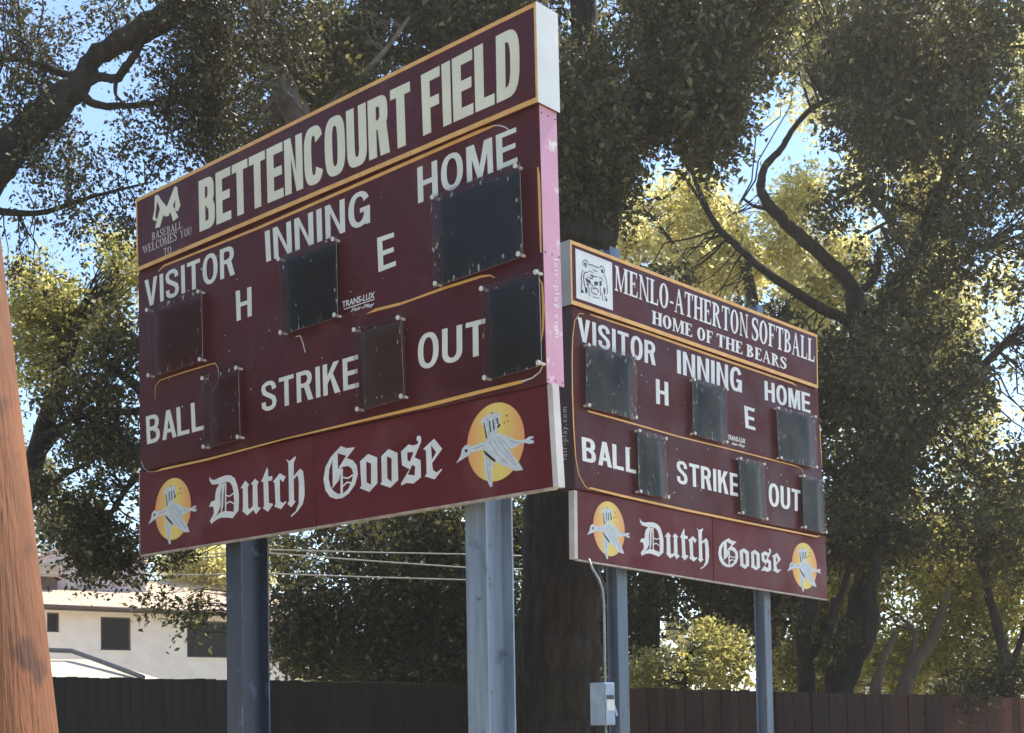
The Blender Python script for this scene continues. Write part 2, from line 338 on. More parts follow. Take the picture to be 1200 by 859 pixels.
# serif capitals, drawn as stems, thin strokes, serifs and bowls on a unit-high body
def serif_glyph(ch, T=.15, t=.045):
    P = []
    def rect(x0, x1, y0, y1): P.append(([(x0, y0), (x1, y0), (x1, y1), (x0, y1)], []))
    def quad4(a, b, c, d): P.append(([a, b, c, d], []))
    def serif(x, top, w=.15, st=T):
        c = x + st / 2; h = .04
        if top: P.append(([(c - w, 1), (c - w, 1 - h), (c - st / 2, 1 - h * 2), (c + st / 2, 1 - h * 2), (c + w, 1 - h), (c + w, 1)], []))
        else: P.append(([(c - w, 0), (c + w, 0), (c + w, h), (c + st / 2, h * 2), (c - st / 2, h * 2), (c - w, h)], []))
    def stem(x, w=T, s=True):
        rect(x, x + w, 0, 1)
        if s: serif(x, 0, .075 + w / 2, w); serif(x, 1, .075 + w / 2, w)
    def bowl(x0, x1, y0, y1, right=True):
        n = 10; cy = (y0 + y1) / 2; ry = (y1 - y0) / 2; out = []; inn = []
        for i in range(n + 1):
            a = -math.pi / 2 + math.pi * i / n
            out.append((x0 + (x1 - x0) * max(0, math.cos(a)) ** .8, cy + ry * math.sin(a)))
            inn.append((x0 + (x1 - x0 - T * .95) * max(0, math.cos(a)) ** .8, cy + (ry - t) * math.sin(a)))
        P.append((out + inn[::-1], []))
    def ring(cx, rx, a0=0, a1=360):
        n = 28; out = []; inn = []
        for i in range(n + 1):
            a = R(a0 + (a1 - a0) * i / n)
            out.append((cx + rx * math.cos(a), .5 + .515 * math.sin(a))); inn.append((cx + (rx - T * 1.05) * math.cos(a), .5 + (.515 - t) * math.sin(a)))
        for i in range(n): quad4(out[i], out[i + 1], inn[i + 1], inn[i])
    if ch == 'I': stem(.08); w = .31
    elif ch == 'L': stem(.08); rect(.08, .56, 0, t); quad4((.50, 0), (.58, 0), (.60, .27), (.565, .27)); w = .62
    elif ch in 'EF':
        stem(.08); rect(.08, .55, 1 - t, 1); quad4((.52, .76), (.55, .76), (.57, 1), (.48, 1)); rect(.2, .42, .49, .49 + t); quad4((.40, .38), (.43, .38), (.43, .64), (.40, .64)); w = .60
        if ch == 'E': rect(.08, .57, 0, t); quad4((.50, 0), (.59, 0), (.61, .26), (.575, .26)); w = .64
    elif ch == 'H': stem(.08); stem(.52); rect(.1, .6, .48, .48 + t); w = .75
    elif ch == 'T': stem(.25); rect(.02, .63, 1 - t, 1); quad4((.02, .73), (.05, .73), (.10, 1), (.02, 1)); quad4((.60, .73), (.63, .73), (.63, 1), (.55, 1)); w = .65
    elif ch == 'N': stem(.10, t); stem(.60, t); quad4((.06, 1), (.22, 1), (.64, 0), (.56, 0)); w = .75
    elif ch == 'M': stem(.08, t); stem(.68); quad4((.06, 1), (.24, 1), (.46, .0), (.38, .0)); quad4((.38, 0), (.44, 0), (.74, 1), (.68, 1)); w = .92
    elif ch == 'A': quad4((.28, 1), (.38, 1), (.66, 0), (.49, 0)); quad4((.30, 1), (.34, .9), (.12, 0), (.065, 0)); rect(.17, .5, .32, .32 + t); rect(0, .2, 0, .04); rect(.42, .72, 0, .04); w = .72
    elif ch == 'V': quad4((.04, 1), (.22, 1), (.42, 0), (.34, 0)); quad4((.34, 0), (.39, .1), (.66, 1), (.60, 1)); w = .7
    elif ch == 'Y': quad4((.03, 1), (.20, 1), (.38, .45), (.28, .42)); quad4((.34, .45), (.38, .45), (.64, 1), (.59, 1)); rect(.26, .26 + T, 0, .5); serif(.26, 0, .16); rect(-.02, .27, .96, 1); rect(.5, .7, .96, 1); w = .7
    elif ch == 'W':
        quad4((.03, 1), (.19, 1), (.36, 0), (.29, 0)); quad4((.29, 0), (.34, .1), (.52, 1), (.48, 1)); quad4((.42, 1), (.58, 1), (.74, 0), (.67, 0)); quad4((.67, 0), (.72, .1), (.96, 1), (.91, 1)); rect(0, .25, .96, 1); rect(.84, 1.0, .96, 1); w = 1.0
    elif ch == 'O': ring(.36, .33); w = .73
    elif ch == 'C': ring(.36, .33, 42, 318); quad4((.56, .62), (.60, .62), (.63, .98), (.55, .88)); quad4((.58, .12), (.62, .16), (.64, .30), (.60, .26)); w = .70
    elif ch == 'U': rect(.08, .08 + T, .3, 1); rect(.56, .56 + t, .3, 1); serif(.08, 1); serif(.56, 1, .11, t); w = .72
    elif ch in 'BR':
        stem(.08); bowl(.18, .54 if ch == 'B' else .57, .48, 1); rect(.1, .3, 1 - t, 1); rect(.1, .3, .48, .48 + t); w = .66
        if ch == 'B': bowl(.18, .60, 0, .52); rect(.1, .3, 0, t)
        else: quad4((.28, .50), (.42, .50), (.70, 0), (.54, 0)); rect(.5, .74, 0, .04); w = .74
    elif ch == 'S':
        pts = [(.50, .80), (.42, .93), (.28, .97), (.15, .90), (.10, .77), (.15, .64), (.30, .54), (.43, .43), (.49, .28), (.43, .11), (.29, .03), (.14, .07), (.07, .20)]
        ws = [t, t * 1.2, t * 1.1, T * .7, T * .85, T, T * 1.15, T * 1.15, T, T * .7, t * 1.1, t * 1.2, t]
        for i in range(len(pts) - 1):
            a, b = Vector(pts[i]), Vector(pts[i + 1]); a2 = Vector(pts[max(0, i - 1)]); b2 = Vector(pts[min(len(pts) - 1, i + 2)])
            da = (b - a2).normalized(); db = (b2 - a).normalized(); na = Vector((-da.y, da.x)); nb = Vector((-db.y, db.x))
            quad4(a + na * ws[i] / 2, b + nb * ws[i + 1] / 2, b - nb * ws[i + 1] / 2, a - na * ws[i] / 2)
        quad4((.48, .98), (.53, .98), (.54, .70), (.51, .70)); quad4((.04, .02), (.08, .02), (.07, .30), (.04, .30)); w = .58
    elif ch == '-': rect(.04, .30, .30, .38); w = .34
    else: w = .35
    if ch == 'U':
        n = 12; out = []; inn = []
        for i in range(n + 1):
            a = math.pi + math.pi * i / n; out.append((.34 + .26 * math.cos(a), .32 + .335 * math.sin(a)))
            inn.append((.395 + .175 * math.cos(a), .32 + .275 * math.sin(a)))
        P.append((out + inn[::-1], []))
    return P, w
def serif_word(word, quad, y, mat, parent, T=.15, t=.05, slant=0):
    items = []; x = 0
    for ch in word:
        P, w = serif_glyph(ch, T, t); items.append((x, P)); x += w + .035
    TL, TR, BR, BL = [Vector(q) for q in quad]; mb = MB(); k = 0
    for ox, P in items:
        for outer, holes in P:
            pts = []
            for (a, b) in outer:
                s = (a + ox + slant * b) / x
                q = (BL * (1 - s) + BR * s) * (1 - b) + (TL * (1 - s) + TR * s) * b
                pts.append((q[0], q[1]))
            mb.prism(pts, y - .00015 * (k % 9), y + .0005); k += 1
    return mb.build("lettering", mat, parent)


# sans capitals with even strokes (T = stem width, t = bar height, w = body width, n = squareness of the rounds)
def sans_glyph(ch, T, t, w, n=2.3):
    P = []
    def rect(x0, x1, y0, y1): P.append([(x0, y0), (x1, y0), (x1, y1), (x0, y1)])
    def q(*p): P.append(list(p))
    def sup(cx, cy, rx, ry, a): c, s_ = math.cos(a), math.sin(a); return (cx + rx * math.copysign(abs(c) ** (2 / n), c), cy + ry * math.copysign(abs(s_) ** (2 / n), s_))
    def ring(cx, cy, rx, ry, a0, a1, k=20):
        for i in range(k):
            a, b = R(a0 + (a1 - a0) * i / k), R(a0 + (a1 - a0) * (i + 1) / k)
            q(sup(cx, cy, rx, ry, a), sup(cx, cy, rx, ry, b), sup(cx, cy, rx - T, ry - t, b), sup(cx, cy, rx - T, ry - t, a))
    def bowl(x0, x1, y0, y1):
        ring(x0, (y0 + y1) / 2, x1 - x0, (y1 - y0) / 2, -90, 90, 14)
    if ch == 'I': rect(0, T, 0, 1); w = T
    elif ch == 'L': w *= .86; rect(0, T, 0, 1); rect(T, w, 0, t)
    elif ch == 'E': w *= .92; rect(0, T, 0, 1); rect(T, w, 0, t); rect(T, w, 1 - t, 1); rect(T, w * .93, .5 - t * .48, .5 + t * .52)
    elif ch == 'F': w *= .88; rect(0, T, 0, 1); rect(T, w, 1 - t, 1); rect(T, w * .92, .5 - t * .6, .5 + t * .4)
    elif ch == 'H': rect(0, T, 0, 1); rect(w - T, w, 0, 1); rect(T, w - T, .5 - t * .45, .5 + t * .55)
    elif ch == 'T': w *= .95; rect(0, w, 1 - t, 1); rect(w / 2 - T / 2, w / 2 + T / 2, 0, 1 - t)
    elif ch == 'N': rect(0, T * .93, 0, 1); rect(w - T * .93, w, 0, 1); q((T * .93, 1), (T * .93, 1 - T * 1.5), (w - T * .93, 0), (w - T * .93, T * 1.5)); q((0, 1), (T * .93, 1), (T * .93, .7), (0, .9)); q((w, 0), (w - T * .93, 0), (w - T * .93, .3), (w, .1))
    elif ch == 'M': w *= 1.22; rect(0, T * .9, 0, 1); rect(w - T * .9, w, 0, 1); q((T * .35, 1), (T * 1.35, 1), (w / 2 + T * .42, 0), (w / 2 - T * .42, 0)); q((w - T * 1.35, 1), (w - T * .35, 1), (w / 2 + T * .42, 0), (w / 2 - T * .42, 0))
    elif ch == 'V': w *= 1.0; q((0, 1), (T * 1.05, 1), (w / 2 + T * .3, 0), (w / 2 - T * .5, 0)); q((w - T * 1.05, 1), (w, 1), (w / 2 + T * .5, 0), (w / 2 - T * .3, 0))
    elif ch == 'A': w *= 1.04; q((w / 2 - T * .52, 1), (w / 2 + T * .4, 1), (T * 1.03, 0), (0, 0)); q((w / 2 - T * .4, 1), (w / 2 + T * .52, 1), (w, 0), (w - T * 1.03, 0)); rect(w * .22, w * .78, .22, .22 + t * .92)
    elif ch == 'K': rect(0, T, 0, 1); q((T, .36), (T, .36 + t * 1.7), (w - T * 1.25, 1), (w, 1)); q((T * 1.5, .62), (T * 2.1, .70), (w * 1.03, 0), (w * 1.03 - T * 1.25, 0)); w *= 1.03
    elif ch == 'U': rect(0, T, .33, 1); rect(w - T, w, .33, 1); ring(w / 2, .33, w / 2, .345, 180, 360)
    elif ch == 'O': w *= 1.06; ring(w / 2, .5, w / 2, .515, 0, 360, 36)
    elif ch == 'C': w *= 1.03; ring(w / 2, .5, w / 2, .515, 28, 332, 30)
    elif ch == 'G': w *= 1.06; ring(w / 2, .5, w / 2, .515, 28, 345, 30); rect(w - T * .85, w, 0, .52); rect(w * .54, w, .52 - t * .95, .52)
    elif ch == 'D': rect(0, T, 0, 1); rect(T * .9, w * .42, 1 - t, 1); rect(T * .9, w * .42, 0, t); bowl(w * .4, w, 0, 1)
    elif ch in 'BR':
        rect(0, T, 0, 1); e = .47; rect(T * .9, w * .52, 1 - t, 1); bowl(w * .5, w * .96, e - t * .1, 1); rect(T * .9, w * .52, e - t * .1, e + t * .85)
        if ch == 'B': bowl(w * .5, w, 0, e + t * .6); rect(T * .9, w * .52, 0, t)
        else: q((w * .45, e + .02), (w * .45 + T * 1.1, e + .08), (w * 1.02, 0), (w * 1.02 - T * 1.15, 0)); w *= 1.02
    elif ch == 'S':
        x0, x1, y0, y1 = T * .5, w - T * .5, t * .5 - .012, 1 - t * .5 + .012; C = w / 2
        pts = [(x1 * .99, .70), (x1 * .93, .84), (C * 1.35, y1 - .02), (C, y1), (C * .62, y1 - .02), (x0 * 1.1, .86), (x0, .745), (x0 * 1.5, .635), (C * .75, .56), (C * 1.2, .48), (x1 * .93, .385), (x1, .26), (x1 * .93, .13), (C * 1.38, y0 + .02), (C, y0), (C * .62, y0 + .02), (x0 * 1.15, .15), (x0, .31)]
        ws = [T, T * .95, t * 1.05, t, t * 1.05, T * .92, T, T * 1.0, t * 1.1, t * 1.1, T, T, T * .95, t * 1.05, t, t * 1.05, T * .95, T]
        m = len(pts)
        for i in range(m - 1):
            a, b = Vector(pts[i]), Vector(pts[i + 1]); da = (b - Vector(pts[max(0, i - 1)])).normalized(); db = (Vector(pts[min(m - 1, i + 2)]) - a).normalized()
            na, nb = Vector((-da.y, da.x)), Vector((-db.y, db.x)); q(a + na * ws[i] / 2, b + nb * ws[i + 1] / 2, b - nb * ws[i + 1] / 2, a - na * ws[i] / 2)
    return P, w
def sans_word(word, quad, y, mat, parent, T=.175, t=.145, w=.60, gap=.105, n=2.3):
    items = []; x = 0
    for ch in word:
        P, wd = sans_glyph(ch, T, t, w, n); items.append((x, P)); x += wd + gap - (.06 if ch in 'AL' and word == 'BALL' and ch == 'A' else 0)
    x -= gap; TL, TR, BR, BL = [Vector(p) for p in quad]; mb = MB(); k = 0
    for ox, P in items:
        for outer in P:
            pts = []
            for (a, b) in outer:
                s = (a + ox) / x; p = (BL * (1 - s) + BR * s) * (1 - b) + (TL * (1 - s) + TR * s) * b; pts.append((p[0], p[1]))
            mb.prism(pts, y - .00012 * (k % 9), y + .0008); k += 1
    return mb.build("lettering", mat, parent)

# blackletter words, outlines read off the near board (photograph pixels = origin + point / scale)
DUTCH = dict(o=(230, 530), s=8.571, P=[
 ([(130,245),(150,272),(185,278),(240,250),(300,230),(345,232),(385,260),(412,330),(427,410),(428,500),(425,585),(365,662),(300,655),(250,656),(205,675),(150,720),(145,702),(200,640),(245,600),(300,590),(375,598),(380,500),(375,400),(362,340),(338,302),(300,294),(240,318),(160,325),(135,290)], []),
 ([(235,316),(262,316),(242,420),(244,540),(215,612),(150,702),(135,695),(178,612),(174,560),(158,541),(128,552),(150,497),(188,482),(190,430),(202,370)], []),
 ([(264,314),(286,310),(274,400),(270,540),(256,598),(246,598),(252,540),(256,400)], []),
 ([(287,300),(301,298),(301,592),(288,592)], []),
 ([(300,426),(335,436),(377,402),(377,418),(335,449),(300,441)], []), ([(300,510),(335,487),(379,508),(379,524),(335,501),(300,526)], []),
 ([(445,362),(492,285),(530,325),(516,350),(522,565),(535,572),(568,542),(568,330),(550,318),(590,265),(628,300),(612,325),(618,550),(642,552),(645,565),(600,622),(575,578),(512,635),(462,590),(470,570),(468,360)], []),
 ([(712,150),(720,180),(722,245),(762,240),(765,265),(755,285),(722,290),(730,510),(765,515),(770,525),(720,598),(668,560),(682,540),(675,300),(652,295),(665,270)], []),
 ([(770,298),(840,210),(898,245),(872,300),(838,265),(842,490),(870,510),(902,490),(905,500),(852,572),(782,545),(797,520),(788,305)], []),
 ([(900,68),(935,90),(998,38),(1000,50),(978,110),(978,240),(1042,165),(1072,190),(1085,300),(1088,430),(1070,520),(1020,590),(955,650),(950,635),(1000,590),(1030,510),(1030,300),(1018,228),(978,272),(982,480),(998,495),(955,552),(915,520),(932,490),(925,110)], [])])
GOOS = dict(o=(370, 490), s=7.5, P=[
 ([(275,352),(325,370),(360,415),(370,490),(345,585),(290,662),(235,702),(180,712),(125,692),(85,635),(68,540),(85,430),(130,345),(178,290),(196,305),(150,362),(118,450),(113,530),(125,590),(152,638),(195,666),(240,662),(285,622),(315,562),(330,490),(318,445),(285,420),(235,428),(212,450),(206,438)], []),
 ([(220,245),(270,264),(345,256),(272,352),(215,440),(205,430),(268,330),(192,308),(180,290)], []),
 ([(152,360),(192,306),(195,440),(222,450),(205,545),(145,618),(150,590),(147,400)], []),
 ([(218,450),(238,440),(238,664),(218,665)], []),
 ([(236,514),(285,521),(326,492),(326,507),(285,535),(236,528)], []), ([(236,590),(275,557),(322,562),(314,577),(275,571),(238,608)], []),
 ([(390,380),(460,315),(540,345),(542,570),(472,650),(388,615),(402,595)], [[(443,380),(487,400),(487,585),(447,565)]]),
 ([(577,335),(640,272),(718,305),(725,545),(655,612),(567,580),(582,560)], [[(625,335),(668,355),(668,560),(630,530)]]),
 ([(750,295),(815,232),(855,240),(888,232),(905,215),(887,190),(890,160),(912,153),(926,170),(925,210),(868,345),(922,370),(925,520),(860,575),(800,570),(752,592),(750,575),(825,450),(760,415)], [[(805,300),(862,298),(828,385),(805,365)],[(848,410),(875,425),(870,505),(808,495)]]),
 ([(945,270),(1040,180),(1112,270),(1022,395),(1030,455),(1062,478),(1105,445),(1112,452),(1045,538),(958,512),(975,485),(968,285)], [[(1012,235),(1058,300),(1020,368)]])])
def traced(spec, y, mat, parent, remap=None, name="lettering"):
    mb = MB(); ox, oy = spec['o']; s = spec['s']
    cv = lambda l: [(remap(*q) if remap else q) for q in (B1.uv(ox + a / s, oy + b / s, y) for a, b in l)]
    for k, (o, h) in enumerate(spec['P']): mb.prism(cv(o), y - .00015 * (k % 9), y + .0008, [cv(q) for q in h])
    return mb.build(name, mat, parent)

# goose emblem, in emblem units: disc centre (438,412), half axes 241 x 328
def emblem(center, a, b, y, parent):
    U = lambda p: (center[0] + (p[0] - 438) / 241 * a, center[1] - (p[1] - 412) / 328 * b)
    mb = MB(); mb.prism([(center[0] + a * math.cos(2 * math.pi * i / 48), center[1] + b * math.sin(2 * math.pi * i / 48)) for i in range(48)], y, y + .001)
    e = mb.build("emblem_disc", DISC, parent)
    g = MB()
    polys = [[(365,378),(400,345),(450,338),(520,370),(600,425),(670,447),(690,462),(600,490),(553,500),(590,560),(640,640),(662,688),(600,685),(560,660),(470,600),(430,572),(345,470),(340,440)],
             [(235,408),(362,388),(350,455),(235,462)],
             [(100,525),(140,470),(155,410),(185,385),(215,393),(242,408),(237,460),(210,480),(165,497)],
             [(655,440),(690,440),(715,425),(748,428),(752,442),(720,452),(752,465),(752,486),(715,486),(690,472),(655,468)],
             [(342,478),(380,540),(428,582),(405,650),(410,775),(390,782),(370,730),(345,640)],
             [(345,182),(318,212),(345,262),(370,378),(455,345),(462,300),(482,240),(486,172),(462,182),(440,160),(415,180),(392,160),(368,184)]]
    for k, p in enumerate(polys): g.prism([U(q) for q in p], y - .0010 - .0002 * k, y)
    g.build("goose_figure", GOOSE, parent)
    d = MB()
    for i in range(1): d.prism([U((190 + 13 * math.cos(t * math.pi / 5), 435 + 14 * math.sin(t * math.pi / 5))) for t in range(10)], y - .0026, y)
    for p in [[(338,462),(350,468),(442,566),(432,580),(395,545),(350,495)], [(388,222),(398,222),(408,318),(398,322)], [(418,220),(428,220),(436,310),(426,312)],
              [(452,214),(464,214),(468,262),(456,262)], [(344,232),(352,232),(374,365),(362,368)], [(470,262),(482,270),(478,292),(452,302)],
              [(535,204),(545,208),(540,220),(531,216)], [(512,262),(522,262),(520,272),(512,270)], [(545,252),(553,256),(549,266),(543,262)],
              [(410,158),(420,156),(418,168),(408,168)]]:
        d.prism([U(q) for q in p], y - .0026, y)
    d.build("printed_line", BLACK_INK, parent, kind='stuff')
    f = MB()
    for p in [((420,380),(470,470),(600,640)), ((450,375),(510,470),(610,640)), ((480,385),(530,450),(560,500)), ((395,400),(440,500),(540,620)), ((560,420),(600,450),(650,462)),
              ((360,520),(370,620),(385,730)), ((390,560),(385,650),(392,740)), ((250,435),(300,425),(345,420)), ((375,200),(385,280),(392,350)), ((440,200),(438,280),(430,335))]:
        f.stroke([U(q) for q in p], a * .016, y - .0023, y)
    f.build("feather_line", GREY_INK, parent, kind='stuff')
    return e

# ------------------------------------------------------------------ scoreboards
def lerp_line(x, a, b): return a[1] + (b[1] - a[1]) * (x - a[0]) / (b[0] - a[0])
def make_board(B, sc, spec):
    q = lambda pts, y: [B.uv(px, py, y) for px, py in pts]
    def slab(name, pts, y0, y1, mat, parent, bev=.006, **kw):
        mb = MB(); p = q(pts, y0); mb.prism([p[3], p[2], p[1], p[0]], y0, y1)
        bm = bmesh.new(); o = mb.build(name, mat, parent, **kw); bm.from_mesh(o.data)
        # close the back
        bm.verts.ensure_lookup_table(); bm.faces.new([bm.verts[i] for i in (7, 6, 5, 4)])
        bmesh.ops.bevel(bm, geom=list(bm.edges), offset=bev, segments=1, affect='EDGES'); bm.to_mesh(o.data); bm.free()
        return o, p
    H0, H1 = -.03, .19
    header, hp = slab("header_panel", spec['header'], H0, H1, MAROON, sc)
    cabinet, cpn = slab("cabinet", spec['cabinet'], 0.0, H1 - .01, MAROON, sc, .01)
    # gold frame of the header
    TLp, TRp, BRp, BLp = [Vector(p) for p in hp]; w = spec['trim']
    mb = MB(); g = .0035; y = H0
    inner = [TLp + Vector((w * .6, -w)), TRp + Vector((-w * .6, -w)), BRp + Vector((-w * .6, w * 1.15)), BLp + Vector((w * .6, w * 1.15))]
    o4 = [TLp, TRp, BRp, BLp]
    for i in range(4): mb.prism([o4[i], o4[(i + 1) % 4], inner[(i + 1) % 4], inner[i]], y - g, y + .002)
    mb.build("gold_trim", GOLD, header)
    # sponsor sheets
    for i, pts in enumerate(spec['sponsor']):
        s, spn = slab("sponsor_panel", pts, .035, .085, MAROON_L, sc, .003)
        if i == 0: sp0 = s
        sp_last = s
        for kind, args in spec['on_sponsor'][i]:
            if kind == 'emblem':
                (lx, ly), (rx, ry), (tx, ty), (bx, by) = args
                L, Rr, T, Bt = (B.uv(*p, .035) for p in args)
                emblem(((L[0] + Rr[0]) / 2, (T[1] + Bt[1]) / 2), (Rr[0] - L[0]) / 2, (T[1] - Bt[1]) / 2, .033, s)
            elif kind == 'traced': traced(args[0], .033, WHITE, s, remap=args[1])
        # folded metal lip along the foot
        p = q(pts, .035); mb = MB(); a, b = Vector(p[3]), Vector(p[2])
        mb.prism([a + Vector((.004, -.012)), b + Vector((-.004, -.012)), b + Vector((-.004, .002)), a + Vector((.004, .002))], .036, .084)
        mb.build("bottom_lip", EDGE_METAL, s)
    # lettering on the header
    for kind, *a in spec['on_header']:
        if kind == 'bold': sans_word(a[0], q(a[1], H0), H0 - .0015, CREAM, header, .235, .165, .60, .055, 3.0)
        elif kind == 'serif': serif_word(a[0], q(a[1], H0), H0 - .0012, a[2], header, *a[3:])
        elif kind == 'poly':
            mb = MB()
            for k, (o, m) in enumerate(a[0]): mb.prism(q(o, H0), H0 - .0012 - .0003 * (k % 7), H0 + .001, m=m)
            mb.build(a[2], a[1], header, kind='stuff' if a[2] == 'bear_print' else None)
        elif kind == 'strokes':
            mb = MB()
            for k, (pts, w_) in enumerate(a[0]): mb.stroke(q(pts, H0), w_, H0 - .0028 - .0002 * (k % 5), H0)
            mb.build(a[2], a[1], header, kind='stuff')
    for kind, *a in spec['on_cabinet']:
        if kind == 'text': sans_word(a[0], q(a[1], 0), -.002, CABW if B is B1 else WHITE, cabinet, *((.17, .14, .62, .11) if B is B1 else (.185, .145, .60, .10)))
        elif kind == 'logo': place_text(text_data(a[0], .012, a[2], 1.0), q(a[1], 0), -.002, WHITE, cabinet, smear=(-.02, 0, .02))
        elif kind == 'stripe':
            mb = MB(); mb.stroke(q(a[0], 0), a[1], -.0045, -.0005); mb.build("gold_stripe", GOLD if len(a) < 3 else a[2], cabinet)
    # paint chips and rivets
    mb = MB(); rnd = random.Random(spec['seed'])
    for _ in range(60):
        u = rnd.uniform(.05, .97); v = rnd.uniform(.05, .95)
        P = (Vector(cpn[3]) * (1 - u) + Vector(cpn[2]) * u) * (1 - v) + (Vector(cpn[0]) * (1 - u) + Vector(cpn[1]) * u) * v
        r = rnd.uniform(.002, .008); n = 5
        mb.prism([(P.x + r * rnd.uniform(.5, 1.4) * math.cos(i * 2 * math.pi / n), P.y + r * rnd.uniform(.5, 1.8) * math.sin(i * 2 * math.pi / n)) for i in range(n)], -.0012, .001)
    mb.build("paint_chip", SCREW, cabinet, kind='stuff')
    # digit windows: black display set in the face, clear shield held off on standoffs
    for pts, dark in spec['windows']:
        off = .055
        qs = q(pts, -off); C = sum((Vector(p) for p in qs), Vector((0, 0))) / 4
        inn = [C + (Vector(p) - C) * Vector((.90, .92)) for p in qs] if False else [Vector((C.x + (p[0] - C.x) * .90, C.y + (p[1] - C.y) * .93)) for p in qs]
        mb = MB(); mb.prism([inn[3], inn[2], inn[1], inn[0]], -.004, .001); wdw = mb.build("digit_window", dark, sc)
        mb = MB(); mb.prism([qs[3], qs[2], qs[1], qs[0]], -off, -off + .005, m=0, ms=1)
        mb.build("shield", [SHIELD if B is B1 else SHIELD_F, SHIELD_EDGE], wdw)
        for k in range(4):
            p = Vector((C.x + (qs[k][0] - C.x) * .93, C.y + (qs[k][1] - C.y) * .94)); mb = MB()
            mb.tube([(p.x, -.001, p.y), (p.x, -off - .008, p.y)], .011, 10); mb.tube([(p.x, -off - .008, p.y), (p.x, -off - .017, p.y)], .018, 10)
            mb.build("standoff", SCREW, wdw)
    return header, cabinet, hp, cpn

def i_beam(name, B, sc, px, py, yc, w, d, top, mat, side=1):
    """steel wide-flange post behind the board, its foot in the ground"""
    u, _ = B.uv(px, py, yc); z0 = -B.o.z - .3
    f = .016; mb = MB()
    mb.box(u - w / 2, u + w / 2, yc - d / 2, yc - d / 2 + f, z0, top)
    mb.box(u - w / 2, u + w / 2, yc + d / 2 - f, yc + d / 2, z0, top)
    mb.box(u - .008, u + .008, yc - d / 2 + f - .001, yc + d / 2 - f + .001, z0, top - .001)
    return mb.build(name, mat, sc)

def zz(o, s, pts): return [(o[0] + a / s, o[1] + b / s) for a, b in pts]
